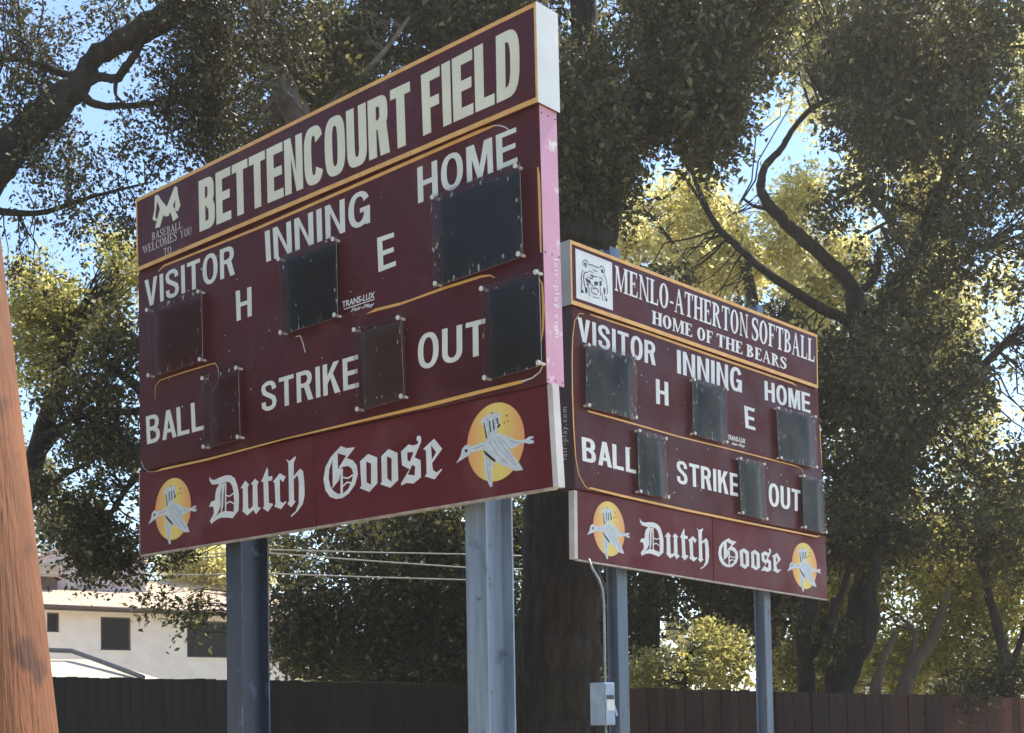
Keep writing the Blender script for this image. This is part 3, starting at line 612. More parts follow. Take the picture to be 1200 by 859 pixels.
# ---- near board
sc1 = empty("scoreboard", B1.o, B1.yaw, label="near maroon baseball scoreboard headed BETTENCOURT FIELD, its end face bleached pink", cat="scoreboard", group="maroon scoreboards on steel posts")
lo = (155, 200); ls = 7.059
mono = [zz(lo, ls, p) for p in ([(188,208),(212,198),(245,250),(286,300),(296,372),(268,378),(240,340)], [(286,300),(352,130),(371,135),(374,200),(300,374),(278,380)],
        [(188,208),(210,222),(200,300),(190,378),(204,405),(190,418),(168,402),(184,330)], [(234,300),(262,352),(228,468),(190,476),(206,410)],
        [(312,325),(338,290),(382,384),(340,420)], [(356,130),(372,135),(380,205),(400,288),(376,338),(355,325),(360,240)])]
def q4(o, s, a, b, c, d): return zz(o, s, [a, b, c, d])
def dx_remap(px, py): return None
spec1 = dict(seed=3, trim=.030,
    header=[(159.4, 233.5), (628, 2), (630.7, 119), (161.0, 318)],
    cabinet=[(161.5, 319), (631.2, 121), (640.3, 449), (163.6, 552)],
    sponsor=[[(163.8, 553.5), (366.6, 510.5), (370.2, 617.2), (164.4, 650.5)], [(367.2, 510.4), (641.3, 450.5), (648.6, 570.8), (370.8, 617.1)]],
    on_sponsor=[[('emblem', [(182, 600), (224, 596), (204, 560), (204, 632.5)]), ('traced', (DUTCH, None))],
                [('traced', (GOOS, None)), ('emblem', [(547.5, 519), (615, 514), (581, 472), (581, 564)])]],
    on_header=[('bold', "BETTENCOURT", [(232.7, 212.7), (480.3, 95.3), (482.7, 167.3), (234, 272)]),
               ('bold', "FIELD", [(493.3, 88.3), (608.5, 28.5), (609.3, 109), (496, 159.3)]),
               ('poly', [(p, 0) for p in mono], CREAM, "monogram"),
               ('serif', "BASEBALL", q4(lo, ls, (158, 518), (410, 415), (417, 472), (163, 580)), WHITE_D, .13, .06, .1),
               ('serif', "WELCOMES", q4(lo, ls, (80, 632), (366, 500), (371, 575), (90, 692)), WHITE_D, .13, .06, .1),
               ('serif', "YOU", q4(lo, ls, (392, 500), (490, 462), (495, 525), (398, 560)), WHITE_D, .13, .06, .1),
               ('serif', "TO", q4(lo, ls, (255, 648), (322, 622), (328, 680), (260, 704)), WHITE_D, .13, .06, .1)],
    on_cabinet=[('text', "VISITOR", [(169.5, 329), (275, 286), (275.5, 321.5), (170.5, 360.5)]),
                ('text', "INNING", [(310.4, 271.5), (433.4, 220.2), (433.9, 260.7), (312.2, 307.3)]),
                ('text', "HOME", [(489, 196.8), (605, 149), (606.7, 190), (490.2, 238.6)]),
                ('text', "H", [(276.3, 341.4), (294.8, 335.8), (295.3, 370), (277.6, 376.5)]),
                ('text', "E", [(442, 279), (461.7, 272.3), (464.3, 311.2), (443.8, 319.2)]),
                ('text', "BALL", [(171, 488.3), (237.8, 468.7), (239.4, 503.3), (172.6, 520.9)]),
                ('text', "STRIKE", [(306.3, 449.5), (419.8, 415.5), (421, 453.5), (307, 483)]),
                ('text', "OUT", [(490, 393.2), (569, 373), (569.5, 415), (490, 433.7)]),
                ('logo', "TRANS-LUX", [(401, 353.5), (439.5, 341.5), (440, 349), (402, 360.5)], .2),
                ('logo', "Fair-Play", [(411.5, 361.5), (439, 354), (439.5, 359.5), (411.5, 367)], .4),
                ('stripe', [(403.5, 362.6), (439, 350.8)], .006, WHITE),
                ('stripe', [(186, 318), (192.5, 311.5), (300, 268.5), (450, 203), (560, 155), (579, 147.5)], [.006, .016, .022, .026, .026, .012]),
                ('stripe', [(579, 147.5), (585, 147), (592, 149), (597, 153)], .007, SCREW),
                ('stripe', [(630.5, 196), (631.5, 205), (633, 250), (634.2, 296)], [.008, .018, .020, .010]),
                ('stripe', [(631.8, 326), (635.5, 333), (637, 360), (636.6, 385), (635, 400)], [.008, .014, .018, .016, .006]),
                ('stripe', [(429.8, 368), (440, 363.5), (470, 356), (480, 352.5), (520, 338), (564.5, 324), (575, 322.8), (580, 325.5)], [.002, .022, .020, .014, .020, .018, .01, .006]),
                ('stripe', [(182.4, 552.8), (190, 550.2), (244.3, 538.2), (335.6, 514), (440, 489.5), (500, 475.5), (560, 460), (612, 447.2)], [.003, .018, .018, .010, .02, .026, .026, .022]),
                ('stripe', [(612, 447.2), (624, 443), (633, 436), (637, 427)], [.012, .008, .007, .006], SCREW),
                ('stripe', [(182, 468), (182.4, 452), (188, 445.5), (215, 436.5), (245, 427.5), (252.5, 425.6)], [.003, .003, .006, .010, .010, .008]),
                ('stripe', [(252.5, 425.6), (256, 432), (256.5, 445), (252, 455), (248, 459)], .004, WHITE_D),
                ('stripe', [(347, 394.5), (352, 393.5), (355, 401), (358, 413)], .006, SCREW),
                ('stripe', [(165.6, 540), (168.5, 548), (174, 553), (182.4, 552.8)], .004, WHITE_D)],
    windows=[([(170.8, 362), (235.6, 338.5), (237.5, 423), (172.8, 443)], MAROON_W), ([(236.6, 441.5), (279.2, 428.3), (281.2, 514.3), (238, 526.5)], MAROON_W),
             ([(325, 302), (393.7, 276.8), (395.6, 371.4), (327.6, 393.2)], BLACK), ([(504.3, 229.6), (608.8, 190), (612.6, 300), (507.7, 337)], BLACK),
             ([(414, 384.4), (469.5, 369), (473.3, 466.8), (418, 483)], BROWN_W), ([(562.8, 336), (631.3, 315), (634.6, 428), (566.8, 446.8)], BLACK)])
h1, cab1, hp1, cp1 = make_board(B1, sc1, spec1)

# right end of the near board: white header end, pink cabinet end with print
def end_plate(B, parent, pts_front_top, pts_front_bot, x_top, x_bot, y0, y1, mat, sgn, inset=.004, name="end_plate"):
    """thin plate over an end face; x follows the panel edge"""
    zt, zb = pts_front_top, pts_front_bot; th = .004 * sgn
    V = [(x_bot, y0, zb), (x_bot, y1, zb), (x_top, y1, zt), (x_top, y0, zt)]
    V += [(a + th, b, c) for a, b, c in V]
    Fc = [(4, 5, 6, 7), (3, 2, 1, 0), (0, 1, 5, 4), (1, 2, 6, 5), (2, 3, 7, 6), (3, 0, 4, 7)]
    return link(name, mesh(name, V, Fc, mat), parent)
end_plate(B1, h1, hp1[1][1] + .002, hp1[2][1] - .004, hp1[1][0], hp1[2][0], -.0335, .195, END_WHITE, 1)
end_plate(B1, cab1, cp1[1][1] - .004, cp1[2][1] + .003, cp1[1][0], cp1[2][0], 0.004, .182, PINK, 1)
def end_text(VF, ypz, x, mat, parent, flip=1):
    """writing on an end face, quad given as (y, z) corners TL TR BR BL"""
    V, Fc = VF; x0 = min(v[0] for v in V); x1 = max(v[0] for v in V); z0 = min(v[1] for v in V); z1 = max(v[1] for v in V)
    TL, TR, BR, BL = [Vector(p) for p in ypz]; P = []
    for a, b in V:
        s = (a - x0) / (x1 - x0); t = (b - z0) / (z1 - z0); w = (BL * (1 - s) + BR * s) * (1 - t) + (TL * (1 - s) + TR * s) * t
        P.append((x(w.y), w.x, w.y))
    return link("lettering", mesh("lettering", P, Fc, mat), parent)
def xr(z): return cp1[2][0] + (cp1[1][0] - cp1[2][0]) * (z - cp1[2][1]) / (cp1[1][1] - cp1[2][1]) + .0062
e1 = lambda px, py: B1.on_end(px, py, cp1[2][0])
end_text(text_data("fair-play.com", .006, .1, 1.25), [e1(655.5, 302), e1(655.5, 396), e1(648.5, 396), e1(648, 303)], xr, WHITE, cab1)
mb = MB()
for z in (cp1[2][1] + .03, cp1[2][1] + .9, cp1[1][1] - .06):
    for y in (.02, .09, .165): mb.tube([(xr(z) - .003, y, z), (xr(z) + .003, y, z)], .005, 6)
mb.build("rivet", DARK_METAL, cab1, kind='stuff')
# white edge strip down the end of the sponsor sheets
def side_strip(B, sc, ptop, pbot, w, sgn, mat):
    a, b = Vector(B.uv(*ptop, .035)), Vector(B.uv(*pbot, .035)); mb = MB()
    L = [b, b + Vector((w * sgn, 0)), a + Vector((w * sgn, 0)), a]
    if sgn < 0: L = [L[1], L[0], L[3], L[2]]
    mb.prism(L, .030, .10); mat = EDGE_STRIP if mat is END_WHITE else mat; return mb.build("edge_strip", mat, sc)
side_strip(B1, sc1, (641.6, 450.5), (648.9, 571), .045, 1, END_WHITE)
side_strip(B1, sc1, (163.9, 554), (164.3, 650), .006, -1, EDGE_METAL)
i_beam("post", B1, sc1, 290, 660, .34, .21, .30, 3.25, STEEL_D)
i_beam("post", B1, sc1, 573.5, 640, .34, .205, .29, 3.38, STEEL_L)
mb = MB()
for z in (.25, .95, 1.9, 2.9): mb.box(.25, 4.6, .145, .195, z, z + .06)
mb.build("mounting_rail", DARK_METAL, sc1)

# ---- far board
sc2 = empty("scoreboard", B2.o, B2.yaw, label="smaller looking maroon scoreboard on the right headed MENLO-ATHERTON SOFTBALL with a bear badge", cat="scoreboard", group="maroon scoreboards on steel posts")
mo = (700, 290); ms_ = 4.444
def L3(xa, xb, ta, tb, ba, bb, o=mo, s=ms_):
    return q4(o, s, (xa, lerp_line(xa, *ta)), (xb, lerp_line(xb, *ta)), (xb, lerp_line(xb, *ba)), (xa, lerp_line(xa, *ba)))
tA = ((90, 92), (1133, 483)); bA = ((92, 223), (1133, 599)); tB = ((283, 327), (985, 576)); bB = ((285, 396), (987, 638))
bo = (660, 280); bs = 9.54
bz = lambda l: zz(bo, bs, l)
bear_poly = [[(235,255),(262,275),(265,315),(245,325),(232,290)], [(420,335),(445,345),(448,390),(425,375)], [(245,432),(300,465),(312,500),(270,492),(250,460)],
             [(240,540),(268,545),(272,600),(248,612)], [(200,560),(225,580),(225,606),(196,600)], [(345,475),(388,480),(388,512),(362,528),(345,505)],
             [(402,478),(425,468),(430,520),(408,532)], [(330,638),(404,662),(406,674),(332,654)], [(448,538),(472,560),(462,640),(450,600)],
             [(458,680),(490,700),(494,682),(470,672)], [(300,395),(340,410),(330,425),(298,410)], [(262,490),(290,510),(280,530),(262,515)]]
bear_strokes = [([(222,300),(216,260),(235,235),(262,240),(278,270)], .009), ([(405,325),(418,305),(442,308),(460,345),(455,390)], .009),
                ([(282,285),(320,292),(350,305),(395,322)], .009), ([(222,345),(205,390),(200,440),(208,500),(200,560)], .010),
                ([(248,365),(228,400),(226,450),(236,500),(245,545)], .011), ([(250,380),(300,360),(335,385)], .007), ([(330,345),(352,360),(378,362)], .008),
                ([(300,450),(325,430),(350,420),(380,425)], .009), ([(400,430),(430,440),(440,470)], .008), ([(328,560),(350,548),(380,560),(398,580),(385,600)], .010),
                ([(322,602),(350,615),(382,622)], .009), ([(270,515),(290,560),(285,610),(300,640)], .009), ([(455,400),(478,450),(490,520),(496,590),(488,612)], .008),
                ([(462,640),(478,660),(492,690)], .009), ([(300,500),(330,520),(340,545)], .008), ([(410,540),(420,580),(412,640)], .009), ([(262,420),(290,430),(330,450)], .007),
                ([(316,600),(312,560),(322,530)], .007), ([(430,600),(440,650),(436,685)], .007)]
o7 = (650, 460); s7 = 3.436; o6 = (650, 270); s6 = 3.636
# the blackletter words of the near board carried over to the far one
def mk_remap(src, dst):
    (sx0, sy0), (sx1, sy1) = src; (a0, b0), (a1, b1) = dst
    return lambda u, v: (a0 + (u - sx0) / (sx1 - sx0) * (a1 - a0), b0 + (v - sy0) / (sy1 - sy0) * (b1 - b0))
def word_remap(spec, dst_left, dst_right, ybl, ybr):
    """match left/right extent and two height marks (top of first and foot of last letter)"""
    ox, oy = spec['o']; s = spec['s']; pts = [B1.uv(ox + a / s, oy + b / s, .033) for o, h in spec['P'] for a, b in o]
    u0, u1 = min(p[0] for p in pts), max(p[0] for p in pts); v0, v1 = min(p[1] for p in pts), max(p[1] for p in pts)
    A = B2.uv(*dst_left, .033)[0]; Bq = B2.uv(*dst_right, .033)[0]
    return mk_remap(((u0, v0), (u1, v1)), ((A, B2.uv(*ybl, .033)[1]), (Bq, B2.uv(*ybr, .033)[1])))
rD = word_remap(DUTCH, (749.4, 620), (830.7, 640), (820.5, 667), (802.5, 615.5))
rG = word_remap(GOOS, (841.5, 640), (915.3, 660), (852, 664.5), (902.5, 638.5))
spec2 = dict(seed=8, trim=.036,
    header=[(667.9, 281), (957.4, 392.4), (958.4, 455.4), (669.4, 356)],
    cabinet=[(669.9, 357.5), (958.8, 456.5), (967, 627), (673.8, 572.5)],
    sponsor=[[(676.1, 574.5), (834.3, 603.6), (836.2, 681.0), (677, 655.4)], [(835.0, 603.7), (967.3, 628.5), (969.9, 702.5), (836.9, 681.2)]],
    on_sponsor=[[('emblem', [(695, 618), (732, 622), (712, 587.5), (712, 651.5)]), ('traced', (DUTCH, rD))],
                [('traced', (GOOS, rG)), ('emblem', [(928, 660), (957, 664), (941, 636), (941, 690)])]],
    on_header=[('poly', [(bz([(135, 105), (545, 265), (555, 800), (148, 660)][::-1]), 0)], WHITE, "badge_square"),
               ('poly', [(bz(p), 0) for p in bear_poly] , BLACK_INK, "bear_print"),
               ('strokes', [(bz(p), w) for p, w in bear_strokes], BLACK_INK, "bear_outline"),
               ('serif', "MENLO-ATHERTON", L3(90, 787, tA, 0, bA, 0), WHITE, .17, .07), ('serif', "SOFTBALL", L3(802, 1133, tA, 0, bA, 0), WHITE, .17, .07),
               ('serif', "HOME", L3(283, 498, tB, 0, bB, 0), WHITE, .2, .08), ('serif', "OF", L3(518, 605, tB, 0, bB, 0), WHITE, .2, .08),
               ('serif', "THE", L3(620, 760, tB, 0, bB, 0), WHITE, .2, .08), ('serif', "BEARS", L3(775, 987, tB, 0, bB, 0), WHITE, .2, .08)],
    on_cabinet=[('text', "VISITOR", [(676.7, 371.2), (768.3, 402), (768.3, 428.7), (677.5, 399)]),
                ('text', "INNING", [(793, 409.7), (869.2, 432.8), (869.2, 460.3), (793.5, 437.2)]),
                ('text', "HOME", [(895.6, 446), (949, 461.5), (949.8, 484.5), (896.2, 468.6)]),
                ('text', "H", [(768.3, 443.8), (782.8, 448.2), (783.4, 475.7), (768.8, 473)]),
                ('text', "E", [(872, 475.1), (883.7, 479.2), (885.2, 504.5), (873.5, 501.3)]),
                ('text', "BALL", [(681.4, 511.8), (745.5, 526.6), (746, 555.5), (682.6, 540)]),
                ('text', "STRIKE", [(792.6, 539.2), (865.4, 556), (866, 582.2), (793.2, 566)]),
                ('text', "OUT", [(900.3, 565.4), (938, 575), (938, 599.7), (901, 592.4)]),
                ('logo', "TRANS-LUX", [(852.5, 509), (873.5, 514.5), (873.5, 520), (853, 515)], .2),
                ('logo', "Fair-Play", [(857, 518), (873, 521.5), (873.5, 525.5), (857, 522)], .4),
                ('stripe', [(691.3, 368.5), (760, 391), (850, 422.5), (928, 449), (934, 452.5)], [.012, .024, .024, .020, .004]),
                ('stripe', [(670.6, 460), (670.2, 420), (670.8, 395), (673.4, 376), (679, 367), (684, 368)], [.016, .014, .012, .009, .007, .006]),
                ('stripe', [(670.6, 460), (672, 500), (674.4, 537), (678, 556), (685, 569), (690.7, 574)], [.016, .014, .010, .009, .009, .006]),
                ('stripe', [(690.7, 571.8), (730, 581.5), (800, 597), (880, 613.5), (957, 628.8), (960.5, 628)], [.018, .024, .026, .024, .018, .010]),
                ('stripe', [(688.7, 481.8), (740, 496), (795.5, 511.8), (870, 530), (932, 546), (938.5, 549), (941, 554)], [.016, .018, .014, .014, .012, .006, .005]),
                ('stripe', [(960.2, 498), (961.5, 520), (963, 548)], [.014, .014, .006])],
    windows=[([(687.1, 401.5), (746.3, 417), (747, 492), (687.3, 476.6)], BLACK), ([(811.7, 442.7), (853, 454.8), (852.8, 520.5), (812.4, 509.5)], BLACK),
             ([(910, 476), (956.5, 487), (958, 549.6), (913.4, 538)], BLACK), ([(747.5, 502.2), (781, 512.4), (783.9, 585), (749, 577.9)], BLACK),
             ([(866.2, 535), (896, 542.4), (899.4, 610.5), (868.9, 602.6)], BLACK), ([(940.5, 555.5), (965.2, 562.4), (968.7, 625.9), (942.5, 619.5)], BLACK)])
h2, cab2, hp2, cp2 = make_board(B2, sc2, spec2)
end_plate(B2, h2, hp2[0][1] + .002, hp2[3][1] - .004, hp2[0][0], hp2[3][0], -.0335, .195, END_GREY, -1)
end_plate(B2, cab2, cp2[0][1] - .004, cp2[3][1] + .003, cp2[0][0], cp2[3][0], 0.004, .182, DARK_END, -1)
def xl(z): return cp2[3][0] + (cp2[0][0] - cp2[3][0]) * (z - cp2[3][1]) / (cp2[0][1] - cp2[3][1]) - .0062
e2 = lambda px, py: B2.on_end(px, py, cp2[3][0])
end_text(text_data("fair-play.com", .004, 0, 1.25), [e2(658.5, 539), e2(658.5, 477), e2(666.5, 477), e2(666.5, 539)], xl, WHITE_D, cab2)
side_strip(B2, sc2, (675.9, 575), (676.8, 655.2), .05, -1, END_WHITE)
i_beam("post", B2, sc2, 723, 700, .31, .165, .15, 3.52, STEEL)
i_beam("post", B2, sc2, 894, 740, .31, .135, .15, 3.52, STEEL)
mb = MB()
for z in (.25, .95, 1.9, 2.9): mb.box(.25, 4.6, .145, .195, z, z + .06)
mb.build("mounting_rail", DARK_METAL, sc2)

# ------------------------------------------------------------------ electrical box on the far board's near post
def electric():
    Y = 13.55
    p = at(706, 825, Y); root = empty("electrical_box", p, B2.yaw - .12, label="grey electrical disconnect box with lever and conduit beside the right scoreboard's post", cat="electrical box")
    W, D, H = .15, .10, .42
    o = link("box_body", mesh("box_body", *(lambda m: (m.V, m.F))((lambda m: (m.box(-W / 2, W / 2, -D, D, -H / 2, H / 2), m)[1])(MB())), GALV), root); bevel(o, .006)
    mb = MB(); mb.box(-W / 2 + .012, W / 2 - .012, -D - .012, -D - .001, -H / 2 + .012, H / 2 - .012); o = mb.build("door", GALV, root); bevel(o, .003)
    mb = MB(); mb.box(-.05, .05, -D - .016, -D - .013, .045, .085); mb.build("label_slot", DARK_METAL, root)
    mb = MB(); mb.box(-.05, .05, -D - .016, -D - .013, -.065, .04); mb.build("label_plate", END_WHITE, root)
    mb = MB(); mb.box(W / 2 + .001, W / 2 + .025, -.04, .06, -.05, .06); mb.tube([(W / 2 + .03, .0, .03), (W / 2 + .05, -.04, -.02), (W / 2 + .045, -.08, -.12)], [.012, .011, .010], 8); mb.build("lever", GALV, root)
    cb = at(708.5, 798, Y); ca = at(708.5, 735, Y); a = root.matrix_world
    inv = (Matrix.Translation(root.location) @ Matrix.Rotation(root.rotation_euler.z, 4, 'Z')).inverted()
    pts = [at(709.5, 801, Y), at(708.8, 770, Y), at(708.3, 735, Y), at(707.5, 705, Y), at(706, 690, Y), at(701.5, 678, Y + .05), at(694, 666, Y + .1), at(690, 655, Y + .12)]
    mb = MB(); mb.tube([inv @ q for q in pts], .012, 8); mb.build("conduit", CONDUIT, root, smooth=True)
    mb = MB(); mb.tube([inv @ at(710, 847, Y), inv @ at(711, 905, Y), Vector((inv @ at(711, 905, Y)).to_tuple()[:2] + (-p.z - .1,))], .013, 8); mb.build("conduit", CONDUIT, root, smooth=True)
electric()

# ------------------------------------------------------------------ ground
gm = surf("dry_field_ground", (.34, .29, .20), (.24, .23, .13), .35, .95, bmp=.3, dist=.03, specks=[(8, (.42, .36, .27), .5, .8)])
n = 60; V = []; Fc = []
xs = np.concatenate([-np.geomspace(1500, 2, n // 2), np.geomspace(2, 1500, n // 2)]); ys = np.concatenate([-np.geomspace(1500, 2, n // 2), np.geomspace(2, 1500, n // 2)])
for j, y in enumerate(ys):
    for i, x in enumerate(xs): V.append((x, y, .03 * math.sin(x * .35) * math.cos(y * .3) - .03))
for j in range(n - 1):
    for i in range(n - 1): Fc.append((j * n + i, j * n + i + 1, (j + 1) * n + i + 1, (j + 1) * n + i))
link("ground", mesh("ground", V, Fc, gm, smooth=True), kind='structure')

# ------------------------------------------------------------------ leaning wooden utility pole close on the left
def pole_mat():
    m, nt, b = mat_base("weathered_orange_wood")
    o1, _, f1 = noise_mix(nt, 3.0, (.27, .100, .040), (.15, .058, .026), .35, .65, 6, stretch=(2, 2, .6))
    o2, _, f2 = noise_mix(nt, 1.3, None, (.16, .062, .030), .60, .72, 3, prev=o1)
    o3, _, _ = noise_mix(nt, 24, None, (.20, .08, .035), .50, .70, 4, stretch=(2, 2, .5), prev=o2)
    o3, _, _ = noise_mix(nt, 7, None, (.31, .145, .07), .58, .74, 6, stretch=(1, 1, .8), prev=o3)
    o3, _, f3 = noise_mix(nt, 30, None, (.07, .028, .014), .66, .72, 3, stretch=(3, 3, .06), prev=o3)
    o3, _, _ = noise_mix(nt, 9, None, (.10, .042, .024), .57, .70, 6, prev=o3)
    nt.links.new(o3, b.inputs['Base Color']); b.inputs['Roughness'].default_value = .75; ad = node(nt, 'ShaderNodeMath', operation='ADD'); nt.links.new(f1, ad.inputs[0]); nt.links.new(f3, ad.inputs[1]); bump(nt, b, ad.outputs[0], .45, .02)
    return m
POLE = pole_mat()
def wood_pole():
    Y = 3.1
    T = at(-104, 230, Y); Bq = at(-33, 859, Y); d = (T - Bq).normalized()
    base = Bq - d * (Bq.z / d.z); base = base - d * .25
    r = 95 * Y / F
    top = base + d * 9.5; pts = [base + (top - base) * (i / 24) for i in range(25)]
    root = empty("wooden_pole", (base.x, base.y, 0), label="leaning bare orange-brown wooden pole close by at the left edge", cat="pole")
    mb = MB(); off = Vector((base.x, base.y, 0))
    mb.tube([p - off for p in pts], [r * (1.03 - .10 * i / 24) for i in range(25)], 40); o = mb.build("shaft", POLE, root, smooth=True)
    for px, py in ((18, 470), (35, 590), (10, 735), (45, 790), (20, 640)):
        p = at(px, py, Y - r * .8) - off; ax = base - off + d * ((p - (base - off)).dot(d)); out = (p - ax).normalized(); c = ax + out * (r * .985)
        s = MB(); s.tube([c - out * .012, c + out * .002], [.016, .010], 10); s.build("knot", surf("knot_wood", (.14, .055, .028), (.09, .035, .02), 30, .8), root, smooth=True)
wood_pole()

# ------------------------------------------------------------------ fences: every board its own object
def fence(A, Bp, label, cols, seed, bw=.14):
    """A, Bp: points on the top edge at both ends"""
    rnd = random.Random(seed); d = Bp - A; L = math.hypot(d.x, d.y); yaw = math.atan2(d.y, d.x); top = max(A.z, Bp.z)
    root = empty("wooden_fence", (A.x, A.y, 0), yaw, label=label, cat="fence", group="board fences behind the scoreboards")
    tz = lambda x: A.z + (Bp.z - A.z) * x / L
    meshes = []
    for c in cols:
        for k in range(3):
            mb = MB(); mb.box(-bw / 2 - .003, bw / 2 + .003, -.010 - .003 * k, .010, .05, top); me = mesh("fence_board", mb.V, mb.F, c)
            bm = bmesh.new(); bm.from_mesh(me); bmesh.ops.bevel(bm, geom=list(bm.edges), offset=.003, segments=1, affect='EDGES'); bm.to_mesh(me); bm.free(); meshes.append(me)
    x = bw / 2
    while x < L:
        o = link("fence_board", rnd.choice(meshes), root); n_ = round(x / bw); o.location = (x, (.0065 if n_ % 2 else -.0065) + rnd.uniform(-.002, .002), tz(x) - top + rnd.uniform(-.016, .006)); o.rotation_euler = (0, rnd.uniform(-.0015, .0015), rnd.uniform(-.012, .012)); x += bw
    for h in (.25, .9, 1.75):
        mb = MB(); za, zb = A.z - h, Bp.z - h; V = []
        for xx, z in ((0, za), (L, zb)): V += [(xx, .022, z), (xx, .06, z), (xx, .06, z + .09), (xx, .022, z + .09)]
        mb.add(V, [(0, 4, 5, 1), (1, 5, 6, 2), (2, 6, 7, 3), (3, 7, 4, 0), (0, 1, 2, 3), (7, 6, 5, 4)]); mb.build("rail", cols[0], root)
    x = .05
    while x < L:
        mb = MB(); mb.box(x, x + .09, .062, .15, 0, tz(x) - .06); mb.build("fence_post", cols[0], root); x += 2.4
    return root
def fcol(n, c): return surf(n, c, tuple(x * .6 for x in c), 3, .85, bmp=.3, dist=.005, stretch=(4, 4, .4))
p0, p1, p2, p3, p4 = at(-90, 790, 18), at(292, 796.5, 18.74), at(660, 803.5, 19.6), at(1105, 814.5, 20.7), at(1620, 826.5, 22.0)
g = Vector((-.003, .03, 0))
fence(p0, p1, "weathered grey board fence in front of the white house", [fcol("grey_fence_wood_a", (.028, .027, .028)), fcol("grey_fence_wood_b", (.034, .031, .031))], 1)
fence(p1 + g, p2, "dark brown board fence under the hedge between the near scoreboard's posts", [fcol("brown_fence_wood_a", (.018, .013, .010)), fcol("brown_fence_wood_b", (.026, .016, .012)), fcol("brown_fence_wood_c", (.014, .011, .010))], 2)
fence(p2 + g, p3, "dark red-brown board fence below the right scoreboard", [fcol("red_fence_wood_a", (.044, .020, .015)), fcol("red_fence_wood_b", (.030, .016, .012)), fcol("red_fence_wood_c", (.058, .025, .018))], 3)
fence(p3 + g, p4, "brighter rusty-red board fence at the far right edge", [fcol("rust_fence_wood_a", (.10, .038, .026)), fcol("rust_fence_wood_b", (.08, .032, .024)), fcol("rust_fence_wood_c", (.17, .062, .038))], 4)

# ------------------------------------------------------------------ houses beyond the fence
WALLM = surf("white_stucco", (.82, .76, .70), (.74, .67, .61), 2, .9, bmp=.1)
ROOFM = surf("pale_gravel_roof", (.55, .42, .32), (.45, .34, .25), 6, .95, bmp=.3)
TRIM_BR = surf("brown_fascia", (.10, .07, .055), (.07, .05, .04), 6, .7)
def glass_mat():
    m, nt, b = mat_base("dark_window_glass"); b.inputs['Base Color'].default_value = (.012, .012, .014, 1); b.inputs['Roughness'].default_value = .3; b.inputs['Specular IOR Level'].default_value = .15
    return m
GLASS = glass_mat()
def win(root, Y, xa, xb, ya, yb, th=.08, mull=False):
    a = at(xa, ya, Y) ; b = at(xb, yb, Y); o = root.location
    x0, x1, z1, z0 = a.x - o.x, b.x - o.x, a.z, b.z; y = Y - o.y
    mb = MB(); f = .05
    mb.box(x0, x1, y - .03, y + .05, z1 - f, z1); mb.box(x0, x1, y - .03, y + .05, z0, z0 + f); mb.box(x0, x0 + f, y - .03, y + .05, z0 + f, z1 - f); mb.box(x1 - f, x1, y - .03, y + .05, z0 + f, z1 - f)
    if mull: mb.box((x0 + x1) / 2 - .02, (x0 + x1) / 2 + .02, y - .02, y + .04, z0 + f, z1 - f)
    w = mb.build("window", TRIM_BR, root); mb = MB(); mb.box(x0 + f, x1 - f, y + .0, y + .02, z0 + f, z1 - f); mb.build("pane", GLASS, w)
def wall_with_holes(root, Y, x0, x1, z0, z1, holes, mat, depth=7, name="wall"):
    """front wall as a grid of boxes leaving the window openings, plus side and back walls"""
    xs = sorted({x0, x1, *[h[0] for h in holes], *[h[1] for h in holes]}); zs = sorted({z0, z1, *[h[2] for h in holes], *[h[3] for h in holes]})
    V = []; Fc = []; mb = MB()
    for i in range(len(xs) - 1):
        for j in range(len(zs) - 1):
            cx, cz = (xs[i] + xs[i + 1]) / 2, (zs[j] + zs[j + 1]) / 2
            if any(h[0] < cx < h[1] and h[2] < cz < h[3] for h in holes): continue
            mb.add([(xs[i], 0, zs[j]), (xs[i + 1], 0, zs[j]), (xs[i + 1], 0, zs[j + 1]), (xs[i], 0, zs[j + 1])], [(0, 1, 2, 3)])
    for h in holes:
        a, b, c, d = h; t = .12
        mb.add([(a, 0, c), (b, 0, c), (b, t, c), (a, t, c)], [(0, 3, 2, 1)]); mb.add([(a, 0, d), (b, 0, d), (b, t, d), (a, t, d)], [(0, 1, 2, 3)])
        mb.add([(a, 0, c), (a, t, c), (a, t, d), (a, 0, d)], [(0, 1, 2, 3)]); mb.add([(b, 0, c), (b, t, c), (b, t, d), (b, 0, d)], [(0, 3, 2, 1)])
    mb.add([(x0, 0, z0), (x0, depth, z0), (x0, depth, z1), (x0, 0, z1)], [(0, 3, 2, 1)]); mb.add([(x1, 0, z0), (x1, depth, z0), (x1, depth, z1), (x1, 0, z1)], [(0, 1, 2, 3)])
    mb.add([(x0, depth, z0), (x1, depth, z0), (x1, depth, z1), (x0, depth, z1)], [(0, 1, 2, 3)])
    return mb.build(name, mat, root)
